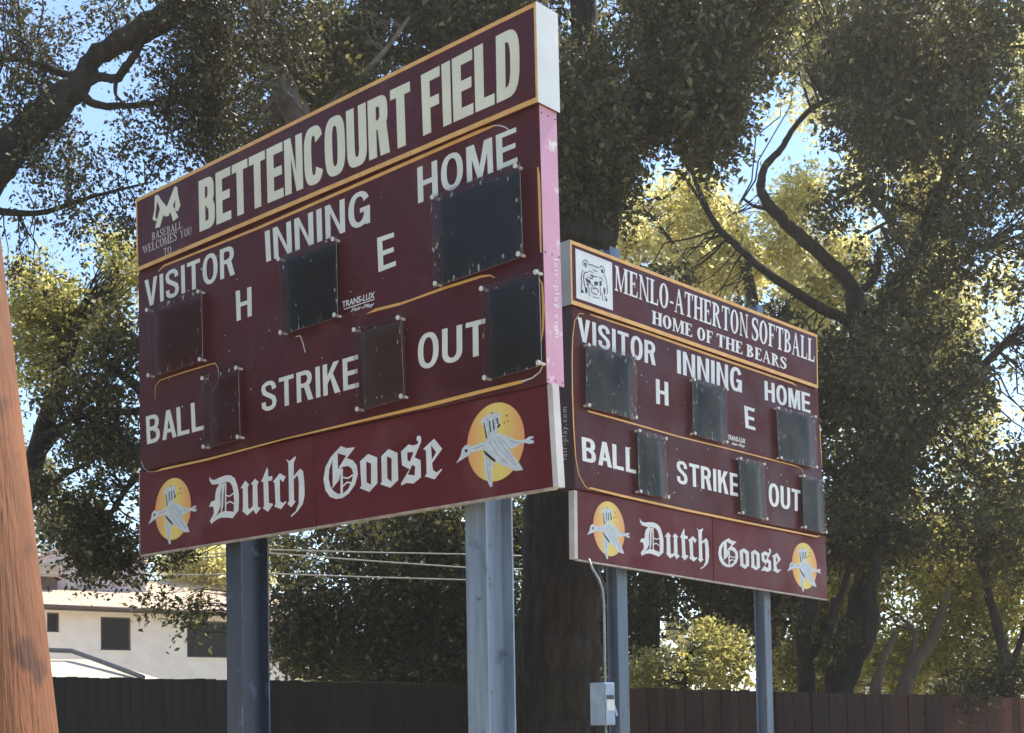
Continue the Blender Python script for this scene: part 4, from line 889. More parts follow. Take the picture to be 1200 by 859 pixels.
def house_left():
    Bq = at(52, 709, 42); yaw = R(36); HB = Board((Bq.x, Bq.y, 0), yaw); u0 = HB.uv(-90, 715)[0]; u1 = HB.uv(345, 722)[0]; ze = HB.uv(160, 714.5)[1]
    o = HB.o + HB.x * u0; HB = Board(o, yaw); W = u1 - u0
    root = empty("white_house", o, yaw, label="cream two-storey house with low pitched pale roof and dark windows behind the grey fence", cat="house")
    holes = []
    for xa, xb, ya, yb in [(55, 69.5, 717.5, 741), (118, 153.5, 722.5, 762.5), (219, 268, 727, 771)]:
        a, d = HB.uv(xa, ya); b, c = HB.uv(xb, yb); holes.append((a, b, c, d))
    wall_with_holes(root, 0, 0, W, 0, ze, holes, WALLM)
    for (a, b, c, d) in holes:
        mb = MB(); f = .05; y = .06
        mb.box(a + .002, b - .002, y, y + .05, d - f, d - .002); mb.box(a + .002, b - .002, y, y + .05, c + .002, c + f); mb.box(a + .002, a + f, y, y + .05, c + f, d - f); mb.box(b - f, b - .002, y, y + .05, c + f, d - f)
        w = mb.build("window", TRIM_BR, root)
        mb = MB(); mb.box(a + f, b - f, y + .01, y + .03, c + f, d - f); mb.build("pane", GLASS, w)
        mb = MB(); mb.box(a - .06, b + .06, -.05, .115, c - .05, c - .002); mb.build("sill", WALLM, w)
    rz = HB.uv(215, 681, 4)[1]; ov = .55; mb = MB()
    mb.add([(-.5, -ov, ze - .02), (W + .4, -ov, ze - .02), (W + .4, 4, rz), (-.5, 4, rz), (-.5, 8, ze + .02), (W + .4, 8, ze + .02), (-.5, -ov, ze - .10), (W + .4, -ov, ze - .10), (-.5, 8, ze - .1), (W + .4, 8, ze - .1)],
           [(0, 1, 2, 3), (3, 2, 5, 4), (6, 8, 9, 7), (0, 3, 4, 8, 6), (1, 7, 9, 5, 2)])
    mb.build("roof", ROOFM, root)
    mb = MB(); mb.box(-.5, W + .4, -ov - .05, -ov - .002, ze - .16, ze + .01); mb.build("fascia", TRIM_BR, root)
    mb = MB(); mb.tube([(-.5, -ov - .11, ze - .04), (W + .4, -ov - .11, ze - .06)], .055, 8); mb.build("gutter", TRIM_BR, root, smooth=True)
    yb = 1.9; b0, b1 = HB.uv(68, 690, yb)[0], HB.uv(171, 693, yb)[0]; z1 = HB.uv(120, 650, yb)[1]; zb = HB.uv(120, 691, yb)[1] - .4
    mb = MB(); mb.box(b0, b1, yb, 4.8, zb, z1); mb.build("upper_wall", surf("pinkish_stucco", (.60, .50, .50), (.52, .43, .43), 2, .9), root)
    mb = MB(); mb.box(b0 - .1, b1 + .1, yb - .15, 4.9, z1 + .002, z1 + .08); mb.build("upper_roof", ROOFM, root)
    yd = 1.6; c0, c1 = HB.uv(20, 680, yd)[0], HB.uv(69, 680, yd)[0]; zt = HB.uv(60, 676.5, yd)[1]; zz_ = HB.uv(60, 664, yd)[1]
    mb = MB(); mb.box(c0, c1 - .05, yd, 1.85, zb - .1, zt); mb.build("dormer_shade", TRIM_BR, root)  # dark block stands in for the shadow below the small roof
    mb = MB(); mb.box(c0 - .2, c1, yd - .25, 1.88, zt + .002, zz_); mb.build("dormer_roof", ROOFM, root)
house_left()
def low_house():
    Y = 36.0; a = at(40, 768, Y); x0 = a.x - 3
    root = empty("garage", (x0, Y, 0), label="low garage with white gable roof peeking over the grey fence", cat="garage")
    P = lambda x, y, d=0: (at(x, y, Y + d).x - x0, d, at(x, y, Y + d).z)
    e = P(165, 797); r1 = P(88, 770); ridge_l = P(-60, 764)
    V = [(0, 0, P(0, 792)[2]), e, (e[0] - .1, 5, e[2]), (0, 5, P(0, 792)[2]), (0, 2.2, P(60, 765)[2]), (P(84, 768)[0], 2.2, P(84, 768)[2])]
    mb = MB(); mb.add(V, [(0, 1, 5, 4), (4, 5, 2, 3), (1, 2, 5)]); mb.build("roof", surf("cream_roof_sheet", (.62, .53, .42), (.52, .45, .36), 3, .95, spec=.1), root)
    mb = MB(); mb.box(.05, e[0] - .3, .3, 4.7, 0, P(0, 794)[2] - .1); mb.build("wall", WALLM, root)
    mb = MB(); A = Vector(P(58, 764, 2.1)); Bv = Vector(P(84, 765, 2.1)); Cc = Vector(P(120, 778, 1.2)); D = Vector(P(168, 796, 0))
    for p, q in ((A, Bv), (Bv, Cc), (Cc, D)): mb.tube([p + Vector((0, 0, .05)), q + Vector((0, 0, .05))], .07, 6)
    mb.build("ridge_cap", DARK_METAL, root)
low_house()
def house_right():
    Y = 43.0; P = lambda x, y: at(x, y, Y); x0 = P(1066, 800).x; x1 = P(1190, 800).x; ze = P(1120, 778).z
    root = empty("white_cottage", (x0, Y, 0), label="small white house half hidden by trees above the red-brown fence", cat="house")
    hs = [(P(1079, 0).x - x0, P(1090, 0).x - x0, P(1085, 818).z, P(1085, 804).z)]
    wall_with_holes(root, Y, 0, x1 - x0, 0, ze, hs, WALLM)
    a, b, c, d = hs[0]; mb = MB(); f = .03
    mb.box(a + .002, b - .002, .05, .1, d - f, d - .002); mb.box(a + .002, b - .002, .05, .1, c + .002, c + f); mb.box((a + b) / 2 - .015, (a + b) / 2 + .015, .05, .1, c + f, d - f); w = mb.build("window", END_WHITE, root)
    mb = MB(); mb.box(a + .003, b - .003, .06, .08, c + f, d - f); mb.build("pane", GLASS, w)
    mb = MB(); W = x1 - x0; rz = ze + .9
    mb.add([(-.4, -.4, ze), (W + .4, -.4, ze), (W + .4, 3.5, rz), (-.4, 3.5, rz), (-.4, 7.4, ze), (W + .4, 7.4, ze)], [(0, 1, 2, 3), (3, 2, 5, 4), (0, 3, 4), (1, 5, 2), (0, 4, 5, 1)]); mb.build("roof", ROOFM, root)
house_right()

# ------------------------------------------------------------------ power lines and the utility pole they run to
def wires():
    p = at(652, 640, 21.6); root = empty("utility_pole", (p.x, p.y, 0), label="dark utility pole behind the thick oak trunk, the cables end on it", cat="utility pole")
    mb = MB(); mb.tube([(0, 0, -.2), (0, 0, p.z + .3)], [.16, .12], 12); mb.build("shaft", BARK, root, smooth=True)
    mb = MB(); mb.box(-.6, .6, -.06, .06, p.z - .15, p.z - .03); mb.build("crossarm", BARK, root)
    for (ya, yb, yc), lb in (((658, 644, 649.5), "uppermost thin pale cable crossing behind the near scoreboard's posts"), ((661, 648, 665), "second pale cable down, sloping a little more, between the scoreboard's posts"),
                       ((670, 672, 679.5), "lowest thin pale cable crossing in front of the dark hedge")):
        pts = [at(-150, ya, 21.4), at(47, ya + 2, 21.4), at(172, (ya + yb) / 2 + 4, 21.4), at(313, yb, 21.4), at(430, (yb + yc) / 2 + .5, 21.4), at(545, yc, 21.4), at(650, yc + 3, 21.4)]
        mb = MB(); mb.tube(pts, .011, 5); mb.build("power_cable", WIRE, None, smooth=True, label=lb, cat="cable", group="overhead cables")
wires()

# ------------------------------------------------------------------ trees
def vnoise(P, seed, sc):
    """cheap smooth 3-D value field from sines, about 0..1"""
    rs = np.random.RandomState(seed); v = np.zeros(len(P)); tot = 0
    for o in range(5):
        k = rs.normal(size=(3, 3)) * (1.7 ** o) / sc; ph = rs.uniform(0, 6.28, 3); a = .75 ** o
        for j in range(3): v += a * np.sin(P @ k[j] + ph[j])
        tot += a * 3
    return .5 + v / tot * 1.2
def leaves(name, centers, spread, k, size, mat, parent, rs, droop=0.0, label=None, hue=None):
    n = len(centers) * k
    m = len(centers); ns = 3                           # three short shoots per cluster, leaves strung along them
    S = rs.normal(size=(m, ns, 3)); S[:, :, 2] = S[:, :, 2] * .7 - .25; S /= np.linalg.norm(S, axis=2)[:, :, None]
    ci = np.repeat(np.arange(m), k); si = rs.randint(0, ns, n); D = S[ci, si]; t = rs.uniform(-.3, 1.25, n)[:, None]
    C = centers[ci] + D * t * spread * 2.0 + rs.normal(size=(n, 3)) * (spread * .30) - np.array([0, 0, 1]) * (t.clip(0) ** 2) * spread * .35
    a = D * .9 + rs.normal(size=(n, 3)) * .75; a /= np.linalg.norm(a, axis=1)[:, None]
    nrm = rs.normal(size=(n, 3)) + np.array([0, 0, .7]); b = np.cross(a, nrm); b /= np.linalg.norm(b, axis=1)[:, None] + 1e-9
    c = np.cross(a, b)
    L = size * rs.uniform(.5, 1.45, n)[:, None] * (.75 + .5 * rs.rand(m))[ci][:, None]; Wd = L * rs.uniform(.42, .62, n)[:, None]
    bend = L * rs.uniform(-.18, .18, n)[:, None]
    V = np.empty((n, 4, 3)); V[:, 0] = C - a * L * .5; V[:, 1] = C + b * Wd * .5 + c * bend - a * L * .05; V[:, 2] = C + a * L * .5; V[:, 3] = C - b * Wd * .5 + c * bend - a * L * .05
    me = bpy.data.meshes.new(name); me.vertices.add(n * 4); me.vertices.foreach_set('co', V.reshape(-1).astype(np.float32))
    me.loops.add(n * 4); me.loops.foreach_set('vertex_index', np.arange(n * 4, dtype=np.int32))
    me.polygons.add(n); me.polygons.foreach_set('loop_start', np.arange(0, n * 4, 4, dtype=np.int32)); me.polygons.foreach_set('loop_total', np.full(n, 4, np.int32))
    me.materials.append(mat); me.update(calc_edges=True)
    return link(name, me, parent, label=label)
def blob_points(blobs, rs, seed, nsc=.9, thr=.5, origin=None):
    out = []
    for (px, py, Y, rx, ry, rd, cnt) in blobs:
        c = np.array(at(px, py, Y)); s = Y / F; R3 = np.array([rx * s, rd, ry * s])
        got = np.zeros((0, 3)); tries = 0
        while len(got) < cnt and tries < 12:
            u = rs.normal(size=(cnt * 2, 3)); u /= np.linalg.norm(u, axis=1)[:, None]; r = rs.uniform(0, 1, cnt * 2) ** (1 / 2.6)
            P = c + u * r[:, None] * R3
            if thr > 0: P = P[vnoise(P, seed, nsc) + rs.uniform(-.05, .05, len(P)) > thr]
            got = np.vstack([got, P]); tries += 1
        out.append(got[:cnt])
    return np.vstack(out)
def limb_pts(pts, seed, wob=.05, n=5):
    """smooth and roughen a polyline of (px, py, Y, radius)"""
    rnd = random.Random(seed); P = [(at(a, b, Y), r) for a, b, Y, r in pts]; out = []; rad = []
    for i in range(len(P) - 1):
        p0 = P[max(i - 1, 0)][0]; p1, r1 = P[i]; p2, r2 = P[i + 1]; p3 = P[min(i + 2, len(P) - 1)][0]
        for k in range(n):
            t = k / n; q = .5 * ((2 * p1) + (p2 - p0) * t + (2 * p0 - 5 * p1 + 4 * p2 - p3) * t * t + (3 * p1 - p0 - 3 * p2 + p3) * t ** 3)
            r = r1 + (r2 - r1) * t; out.append(q + Vector([rnd.uniform(-1, 1) * r * wob * 3 for _ in range(3)])); rad.append(r * rnd.uniform(.93, 1.07))
    out.append(P[-1][0]); rad.append(P[-1][1]); return out, rad
def tree(name, label, cat, base, trunk, limbs, blobs, mat, size=.055, spread=.17, k=26, thr=.5, nsc=.9, seed=1, bark=None, twigs=.5, group=None, droop=0, base_z=0, tw=1.0, furrow=0):
    bark = bark or BARK; rs = np.random.RandomState(seed); rnd = random.Random(seed)
    root = empty(name, (base[0], base[1], base_z), label=label, cat=cat, group=group); off = Vector(root.location)
    skel = []
    if trunk:
        mb = MB(); P, Rr = limb_pts(trunk, seed, n=14 if furrow else 5, wob=.02 if furrow else .05); mb.tube([p - off for p in P], Rr, 72 if furrow else 16, furrow=furrow); mb.build("trunk", bark, root, smooth=True); skel += list(zip(P, Rr))
    for i, l in enumerate(limbs):
        mb = MB(); P, Rr = limb_pts(l, seed * 31 + i); mb.tube([p - off for p in P], Rr, 9); mb.build("limb", bark, root, smooth=True); skel += list(zip(P, Rr))
    C = blob_points(blobs, rs, seed, nsc, thr)
    # twigs: thin crooked shoots from the wood (or from a blob's middle) out to leaf clusters
    if twigs > 0:
        if not skel:
            skel = [(at(b[0], b[1], b[2]), .05) for b in blobs]
        sk = np.array([tuple(p) for p, r in skel]); mb = MB(); m = int(min(len(C) * twigs, 420)); idx = rs.choice(len(C), m, replace=False)
        for i in idx:
            c = Vector(C[i]); d = np.linalg.norm(sk - C[i], axis=1); j = int(np.argmin(d)); s = Vector(sk[j]); L = (c - s).length
            if L > 4.5 or L < .2: continue
            pts = []; 
            for q in range(6):
                t = q / 5; w = L * .09 * math.sin(math.pi * t)
                pts.append(s.lerp(c, t) + Vector((rnd.uniform(-w, w), rnd.uniform(-w, w), rnd.uniform(-w, w) + w * .5)) - off)
            r0 = (.007 + .006 * L) * tw
            mb.tube(pts, [r0 * (1 - .8 * q / 5) for q in range(6)], 4, cap=False)
        if mb.V: mb.build("twig_spray", bark, root, kind='stuff')
    leaves("crown", C - np.array(off), spread, k, size, mat, root, rs, droop)
    return root
W = lambda px, py, Y: tuple(at(px, py, Y))[:2]

# 1: oak leaning in from the left, its heavy limb crossing the top-left sky
tree("live_oak", "dark live oak whose heavy limb slants across the sky at top left", "tree", W(-330, 700, 15.5),
     [(-330, 905, 15.5, .42), (-300, 700, 15.5, .36), (-190, 430, 15.3, .30), (-80, 290, 15.2, .25), (0, 185, 15, .23)],
     [[(-10, 195, 15, .22), (35, 150, 15, .185), (70, 118, 15, .17), (98, 92, 15, .13), (107, 72, 15, .10), (135, 52, 14.9, .115), (175, 30, 14.8, .14), (230, -10, 14.7, .12), (300, -60, 14.5, .1)],
      [(100, 90, 15, .05), (120, 90, 15, .048), (136, 92, 15, .05), (148, 78, 14.9, .045), (160, 60, 14.8, .04), (172, 40, 14.8, .03)],
      [(98, 88, 15, .055), (80, 88, 15, .045), (55, 80, 15.1, .04), (30, 71, 15.1, .03), (5, 70, 15.2, .025)],
      [(90, 105, 15, .07), (112, 122, 15, .045), (150, 124, 15.1, .035), (195, 120, 15.2, .03), (215, 121, 15.2, .028), (245, 133, 15.3, .02)],
      [(136, 92, 15, .03), (136, 112, 15, .018), (150, 124, 15, .012)], [(-40, 240, 15.1, .06), (40, 250, 15.2, .032), (110, 230, 15.3, .022), (170, 215, 15.4, .012)]],
     [(30, 50, 15, 75, 45, 1.0, 95), (10, 120, 15.2, 60, 50, .9, 80), (60, 210, 15.3, 80, 50, 1.0, 150), (20, 290, 15.5, 40, 50, .9, 30), (130, 150, 15.4, 70, 40, .9, 40), (120, 215, 15.5, 60, 40, .8, 35),
      (210, 160, 15.6, 70, 45, 1.0, 80), (110, 270, 15.4, 60, 30, .9, 60), (170, 90, 15.6, 60, 30, .9, 20), (250, 60, 15.2, 85, 60, 1.2, 420), (170, 10, 15, 90, 35, 1.2, 170), (60, -30, 15, 150, 40, 1.5, 120),
      (300, 20, 15, 90, 50, 1.3, 300), (230, 120, 15.8, 60, 45, .9, 220), (260, 160, 15.8, 50, 25, .8, 130), (-130, 150, 15, 110, 160, 1.5, 160), (50, 130, 15, 40, 50, .7, 40)],
     LEAF_SIL, size=.056, spread=.14, k=16, thr=.55, nsc=.42, seed=11, twigs=.30)
# 2: lower tree between the pole and the near board: lit top, dark drooping skirts
tree("olive_green_oak", "oak with sunlit yellowish top and drooping dark skirts left of the near scoreboard", "tree", W(150, 700, 21),
     [(-20, 905, 18, .2), (-5, 780, 18, .18), (20, 600, 18, .15), (60, 480, 18, .12), (90, 380, 18, .08)],
     [[(40, 540, 18, .07), (100, 470, 18, .05), (150, 410, 18, .03)], [(20, 600, 18, .06), (70, 560, 17.9, .04), (110, 540, 17.9, .02)]],
     [(80, 350, 18.4, 80, 50, 1.1, 330), (130, 310, 18.4, 45, 40, .9, 120), (50, 410, 18.3, 50, 50, .9, 190)],
     LEAF_GOLD, size=.08, spread=.15, k=18, thr=.5, nsc=.5, seed=12, twigs=.3)
tree("live_oak", "dark small-leaved oak boughs hanging over the white house roof", "tree", W(120, 700, 20),
     [(290, 905, 17.2, .15), (289, 720, 17.2, .13), (288, 630, 17.2, .12), (250, 520, 17.2, .10), (170, 460, 17.2, .07), (120, 420, 17.2, .04)],
     [[(250, 525, 17.2, .05), (160, 560, 17.2, .04), (110, 640, 17.1, .02)], [(200, 480, 17.2, .05), (90, 490, 17.2, .035), (40, 520, 17.2, .02)]],
     [(110, 470, 17.3, 75, 45, .8, 260), (140, 400, 17.3, 45, 50, .7, 150), (120, 560, 17.3, 65, 60, .8, 300), (150, 640, 17.2, 75, 38, .7, 300), (90, 620, 17.2, 35, 35, .6, 60), (60, 560, 17.3, 30, 40, .6, 55), (215, 710, 17.2, 50, 26, .5, 55), (120, 665, 17.1, 35, 22, .5, 40)],
     LEAF_OAK, size=.07, spread=.13, k=16, thr=.48, nsc=.5, seed=13, twigs=.4)
# 3: big oak in the middle, trunk right of the near board
tree("live_oak", "massive dark live oak with thick trunk standing between the two scoreboards", "tree", W(650, 880, 18.2),
     [(655, 945, 18.2, .68), (656, 800, 18.2, .56), (660, 600, 18.3, .50), (668, 430, 18.4, .50), (680, 300, 18.5, .46), (700, 210, 18.6, .38), (735, 150, 18.7, .30), (770, 80, 18.8, .24)],
     [[(680, 290, 18.5, .3), (640, 180, 18.6, .24), (560, 80, 18.7, .20), (470, 10, 18.8, .16)], [(720, 180, 18.6, .28), (690, 60, 18.7, .2), (680, -40, 18.8, .16)],
      [(745, 140, 18.7, .2), (830, 90, 18.8, .16), (900, 20, 19, .1)], [(560, 80, 18.7, .12), (420, 60, 18.6, .10), (340, 90, 18.5, .08)]],
     [(760, 80, 18.7, 120, 110, 1.6, 900), (690, 150, 18.5, 70, 130, 1.3, 620), (560, 40, 18.8, 110, 80, 1.6, 520), (440, 80, 18.9, 110, 60, 1.4, 430), (870, 30, 19, 80, 70, 1.4, 420), (820, 150, 18.7, 55, 55, 1.1, 250),
      (700, -30, 18.8, 300, 60, 2.0, 700), (350, 130, 18.8, 60, 45, 1.0, 160), (640, 260, 19.3, 60, 120, .9, 260), (650, 460, 19.4, 40, 130, .7, 200), (480, 10, 18.8, 60, 40, 1.2, 130)],
     LEAF_OAK_G, size=.095, spread=.18, k=24, thr=.46, nsc=.8, seed=14, twigs=.15, furrow=.075)
# 4: brown limb and pale bare branchlets above the near board
tree("half_bare_tree", "brown-limbed tree with pale bare branchlets above the word BETTENCOURT", "tree", W(345, 860, 17),
     [(574, 930, 17, .20), (574, 700, 17, .19), (572, 600, 17, .19), (480, 380, 17, .19), (385, 230, 17, .19), (345, 130, 17, .17), (325, 85, 17, .15), (308, 40, 17, .13), (300, -30, 17, .1)],
     [[(350, 135, 17, .08), (335, 108, 16.9, .05), (318, 100, 16.8, .035), (300, 99, 16.8, .02)], [(345, 125, 17, .05), (325, 112, 16.8, .035), (308, 128, 16.8, .025), (292, 116, 16.7, .014)],
      [(330, 104, 16.8, .035), (345, 118, 16.7, .03), (358, 136, 16.7, .02)], [(355, 150, 17, .06), (400, 110, 17, .04), (450, 60, 17, .03), (480, 20, 17, .02)]],
     [(300, 50, 17.4, 60, 60, .9, 200), (390, 50, 17.4, 50, 50, .9, 150), (300, 150, 17.5, 50, 30, .8, 120), (420, 120, 17.4, 60, 22, .8, 110)],
     LEAF_OAK, size=.075, spread=.14, k=16, thr=.5, nsc=.5, seed=15, twigs=.2, bark=surf("tan_peeling_bark", (.09, .065, .05), (.17, .125, .10), 7, .85, bmp=.4, dist=.02))
# 5: right-hand oaks
tree("live_oak", "spreading dark live oak filling the right side, forked crooked branches against the sky", "tree", W(990, 860, 24),
     [(1010, 925, 24, .30), (985, 800, 24, .26), (1010, 700, 24, .22), (1025, 600, 24, .2), (1020, 500, 24, .2), (1010, 420, 24, .2), (1000, 345, 24, .16)],
     [[(1005, 350, 24, .13), (985, 320, 24, .12), (960, 297, 24, .115), (930, 270, 24, .11), (905, 245, 24, .10), (892, 222, 24, .085), (897, 195, 24, .07), (915, 175, 24, .06), (930, 150, 24, .05), (950, 128, 24, .05), (975, 115, 24, .05)],
      [(1005, 380, 24, .12), (960, 360, 24, .09), (900, 320, 24, .07), (865, 290, 24, .07), (838, 262, 24, .06), (820, 225, 24, .045), (805, 185, 24, .03), (800, 160, 24, .02)],
      [(830, 250, 24, .04), (800, 205, 24, .025), (778, 198, 24, .015)], [(1012, 340, 24, .07), (1028, 320, 24, .06), (1030, 290, 24, .04)],
      [(905, 245, 24, .05), (885, 242, 24, .03), (870, 232, 24, .02)], [(1010, 400, 24, .14), (1070, 300, 24, .12), (1120, 180, 24, .1), (1160, 60, 24, .08)],
      [(1150, 290, 24.3, .06), (1110, 265, 24.3, .055), (1060, 240, 24.3, .05), (1020, 225, 24.3, .03)], [(1020, 560, 24, .12), (1100, 480, 24, .1), (1180, 400, 24, .07)], [(1022, 590, 24, .12), (960, 540, 24, .09), (900, 480, 24, .06)]],
     [(1090, 60, 24, 130, 90, 2.2, 760), (1010, 80, 24, 55, 60, 1.4, 170), (1120, 190, 24, 100, 75, 2.0, 330), (1010, 165, 24, 75, 40, 1.6, 170), (1090, 320, 24.4, 100, 60, 2.0, 200), (1000, 240, 24.5, 55, 35, 1.2, 45),
      (1060, 440, 24, 140, 80, 2.2, 520), (1150, 560, 24, 70, 70, 1.6, 170), (1000, 540, 24, 80, 75, 1.6, 360), (1020, 640, 24.2, 70, 35, 1.2, 150), (860, 390, 24.6, 80, 30, 1.4, 130), (770, 350, 24.6, 70, 32, 1.2, 110),
      (1160, -20, 24, 150, 60, 2.2, 350), (960, -20, 24, 130, 40, 2, 260), (1270, 300, 24, 80, 300, 2, 500), (935, 470, 24.4, 45, 60, 1.2, 170)],
     LEAF_OAK_G, size=.115, spread=.21, k=24, thr=.47, nsc=.8, seed=16, twigs=.2)
tree("live_oak", "dark oak just past the right edge behind the rusty-red fence", "tree", W(1480, 860, 26),
     [(1480, 925, 26, .30), (1470, 700, 26, .26), (1450, 450, 26, .2), (1430, 250, 26, .14)], [[(1460, 560, 26, .12), (1380, 400, 26, .08), (1330, 300, 26, .05)]],
     [(1420, 560, 26, 170, 160, 2.4, 620), (1440, 250, 26, 170, 170, 2.4, 650), (1400, 740, 26, 160, 60, 1.6, 300), (1620, 500, 27, 130, 250, 2.2, 420)],
     LEAF_OAK_G, size=.15, spread=.25, k=20, thr=.45, nsc=.9, seed=51, twigs=.05)
# 6: bright yellow-green tree behind
tree("yellow_green_tree", "bright yellow-green sunlit tree showing behind the right scoreboard's header", "tree", W(900, 860, 33),
     [(900, 925, 33, .3), (900, 700, 33, .28), (895, 500, 33, .22), (880, 350, 33, .15), (860, 250, 33, .08)],
     [[(890, 420, 33, .1), (800, 300, 33, .06), (760, 250, 33, .04)], [(890, 400, 33, .1), (980, 300, 33, .06), (1040, 260, 33, .04)]],
     [(785, 260, 33, 80, 60, 1.8, 520), (860, 300, 33, 95, 50, 1.8, 560), (950, 320, 33, 100, 60, 1.8, 480), (915, 215, 33, 50, 40, 1.4, 150), (955, 75, 33.5, 55, 70, 1.6, 300), (1070, 200, 33, 80, 80, 1.8, 330), (1010, 400, 33, 140, 60, 1.8, 420), (1120, 330, 33, 80, 80, 1.8, 360), (1060, 480, 33, 110, 60, 1.8, 330), (1160, 570, 33, 60, 70, 1.8, 260), (1020, 590, 33, 60, 40, 1.4, 130),
      (1190, 100, 33, 30, 90, 1.2, 120), (720, 300, 33, 40, 40, 1.2, 90)],
     LEAF_YEL, size=.13, spread=.24, k=22, thr=.47, nsc=1.0, seed=17, twigs=.15)
# 7: tangle at lower right
tree("pale_barked_tree", "leaning pale-barked tree above the red-brown fence at lower right", "tree", W(1030, 860, 27),
     [(1060, 925, 27, .2), (1058, 830, 27, .17), (1066, 790, 27, .15), (1085, 760, 27, .13), (1098, 735, 27, .11), (1110, 690, 27, .08), (1120, 640, 27, .05)],
     [[(1066, 785, 27, .08), (1072, 760, 27, .06), (1074, 740, 27, .04)], [(1028, 812, 26.5, .09), (1034, 775, 26.5, .07), (1050, 740, 26.5, .05)], [(1030, 900, 26.5, .1), (1024, 812, 26.5, .09), (1031, 790, 26.5, .08)]],
     [(1090, 650, 27.5, 110, 55, 1.6, 420), (1180, 690, 27.5, 60, 90, 1.6, 260), (1000, 720, 28.5, 60, 60, 1.2, 150), (1110, 740, 28.5, 80, 50, 1.2, 170), (1150, 790, 28.5, 80, 35, 1.2, 110), (960, 780, 28.5, 50, 40, 1.0, 200), (1040, 770, 30, 80, 50, 1.2, 330), (1120, 680, 30, 90, 60, 1.2, 300), (1000, 690, 30, 60, 50, 1.2, 200)],
     LEAF_GOLD, size=.125, spread=.22, k=20, thr=.48, nsc=.8, seed=18, bark=BARK_PALE, twigs=.02)
for i, (lb, tr, lm) in enumerate([("slim dark forked trunk just right of the far scoreboard's right post", [(948, 925, 22.5, .17), (945, 800, 22.5, .14), (942, 740, 22.5, .12), (955, 690, 22.5, .11), (975, 640, 22.5, .09)], [[(945, 780, 22.5, .08), (965, 740, 22.5, .07), (985, 700, 22.5, .06), (1000, 650, 22.5, .04)]]),
                                 ("dark leaning trunk curving right above the red-brown fence", [(985, 925, 22.2, .19), (982, 830, 22.2, .17), (1000, 780, 22.2, .14), (1020, 740, 22.2, .12), (1022, 690, 22.2, .1), (1030, 640, 22.2, .08)], [[(985, 800, 22.2, .07), (972, 760, 22.2, .06), (978, 700, 22.2, .05)]]),
                                 ("dark thin tree leaning at the far right edge", [(1195, 925, 21.5, .14), (1185, 840, 21.5, .12), (1175, 760, 21.5, .09), (1160, 700, 21.5, .07), (1150, 650, 21.5, .05)], [[(1180, 800, 21.5, .06), (1200, 740, 21.5, .04), (1215, 700, 21.5, .03)]])]):
    tree("slender_oak", lb, "tree", W(tr[0][0], 860, tr[0][2]), tr, lm,
         [[(960, 620, 22.6, 60, 40, 1.0, 160), (930, 730, 22.8, 40, 30, .7, 35)], [(1030, 620, 22.4, 60, 45, 1.0, 130), (985, 740, 22.4, 30, 30, .5, 25)], [(1160, 640, 21.6, 60, 55, 1.0, 150), (1160, 790, 21.6, 60, 40, .8, 110), (1110, 830, 20.8, 50, 30, .3, 25)]][i],
         LEAF_OAK, size=.09, spread=.17, k=20, thr=.48, nsc=.6, seed=30 + i, twigs=.3, group="slender oaks behind the fence")
# 8: dark hedge behind the brown fence and yellow bush
tree("evergreen_hedge", "tall dark evergreen hedge behind the brown fence, between the near board's posts", "hedge", W(450, 860, 24),
     [(450, 925, 24, .14), (450, 800, 24, .1), (455, 700, 24, .06)], [],
     [(430, 700, 24, 125, 100, 1.4, 900), (560, 690, 24, 90, 110, 1.4, 700), (360, 750, 23.6, 50, 50, .9, 170), (500, 610, 24.5, 170, 60, 1.4, 620), (600, 780, 23.5, 110, 60, 1.1, 420), (470, 780, 23.5, 110, 40, 1.1, 400), (330, 640, 24.5, 30, 30, .7, 60)],
     LEAF_HEDGE, size=.105, spread=.19, k=22, thr=.42, nsc=.7, seed=19, twigs=.08)
tree("yellow_green_bush", "sunlit yellow-green bush peeping over the fence under the right scoreboard", "bush", W(800, 860, 26),
     [(800, 925, 26, .1), (800, 830, 26, .07), (805, 770, 26, .04)], [],
     [(805, 785, 26, 60, 38, 1.0, 170), (830, 748, 26, 28, 22, .7, 45), (760, 790, 26, 30, 30, .7, 70), (860, 770, 26, 20, 40, .6, 50)],
     LEAF_GOLD, size=.095, spread=.17, k=18, thr=.5, nsc=.35, seed=20, twigs=.3)
tree("evergreen_tree", "black-green evergreen mass seen below the right scoreboard between its posts", "tree", W(780, 860, 29),
     [(760, 925, 29, .3), (760, 700, 29, .25), (770, 500, 29, .15)], [[(765, 640, 29, .1), (850, 560, 29, .06)]],
     [(770, 640, 29, 110, 110, 1.6, 700), (880, 700, 29, 70, 100, 1.5, 430), (700, 760, 29, 60, 90, 1.3, 330), (820, 480, 29, 150, 120, 1.6, 420)],
     LEAF_HEDGE, size=.14, spread=.25, k=22, thr=.42, nsc=.9, seed=21, twigs=.05)
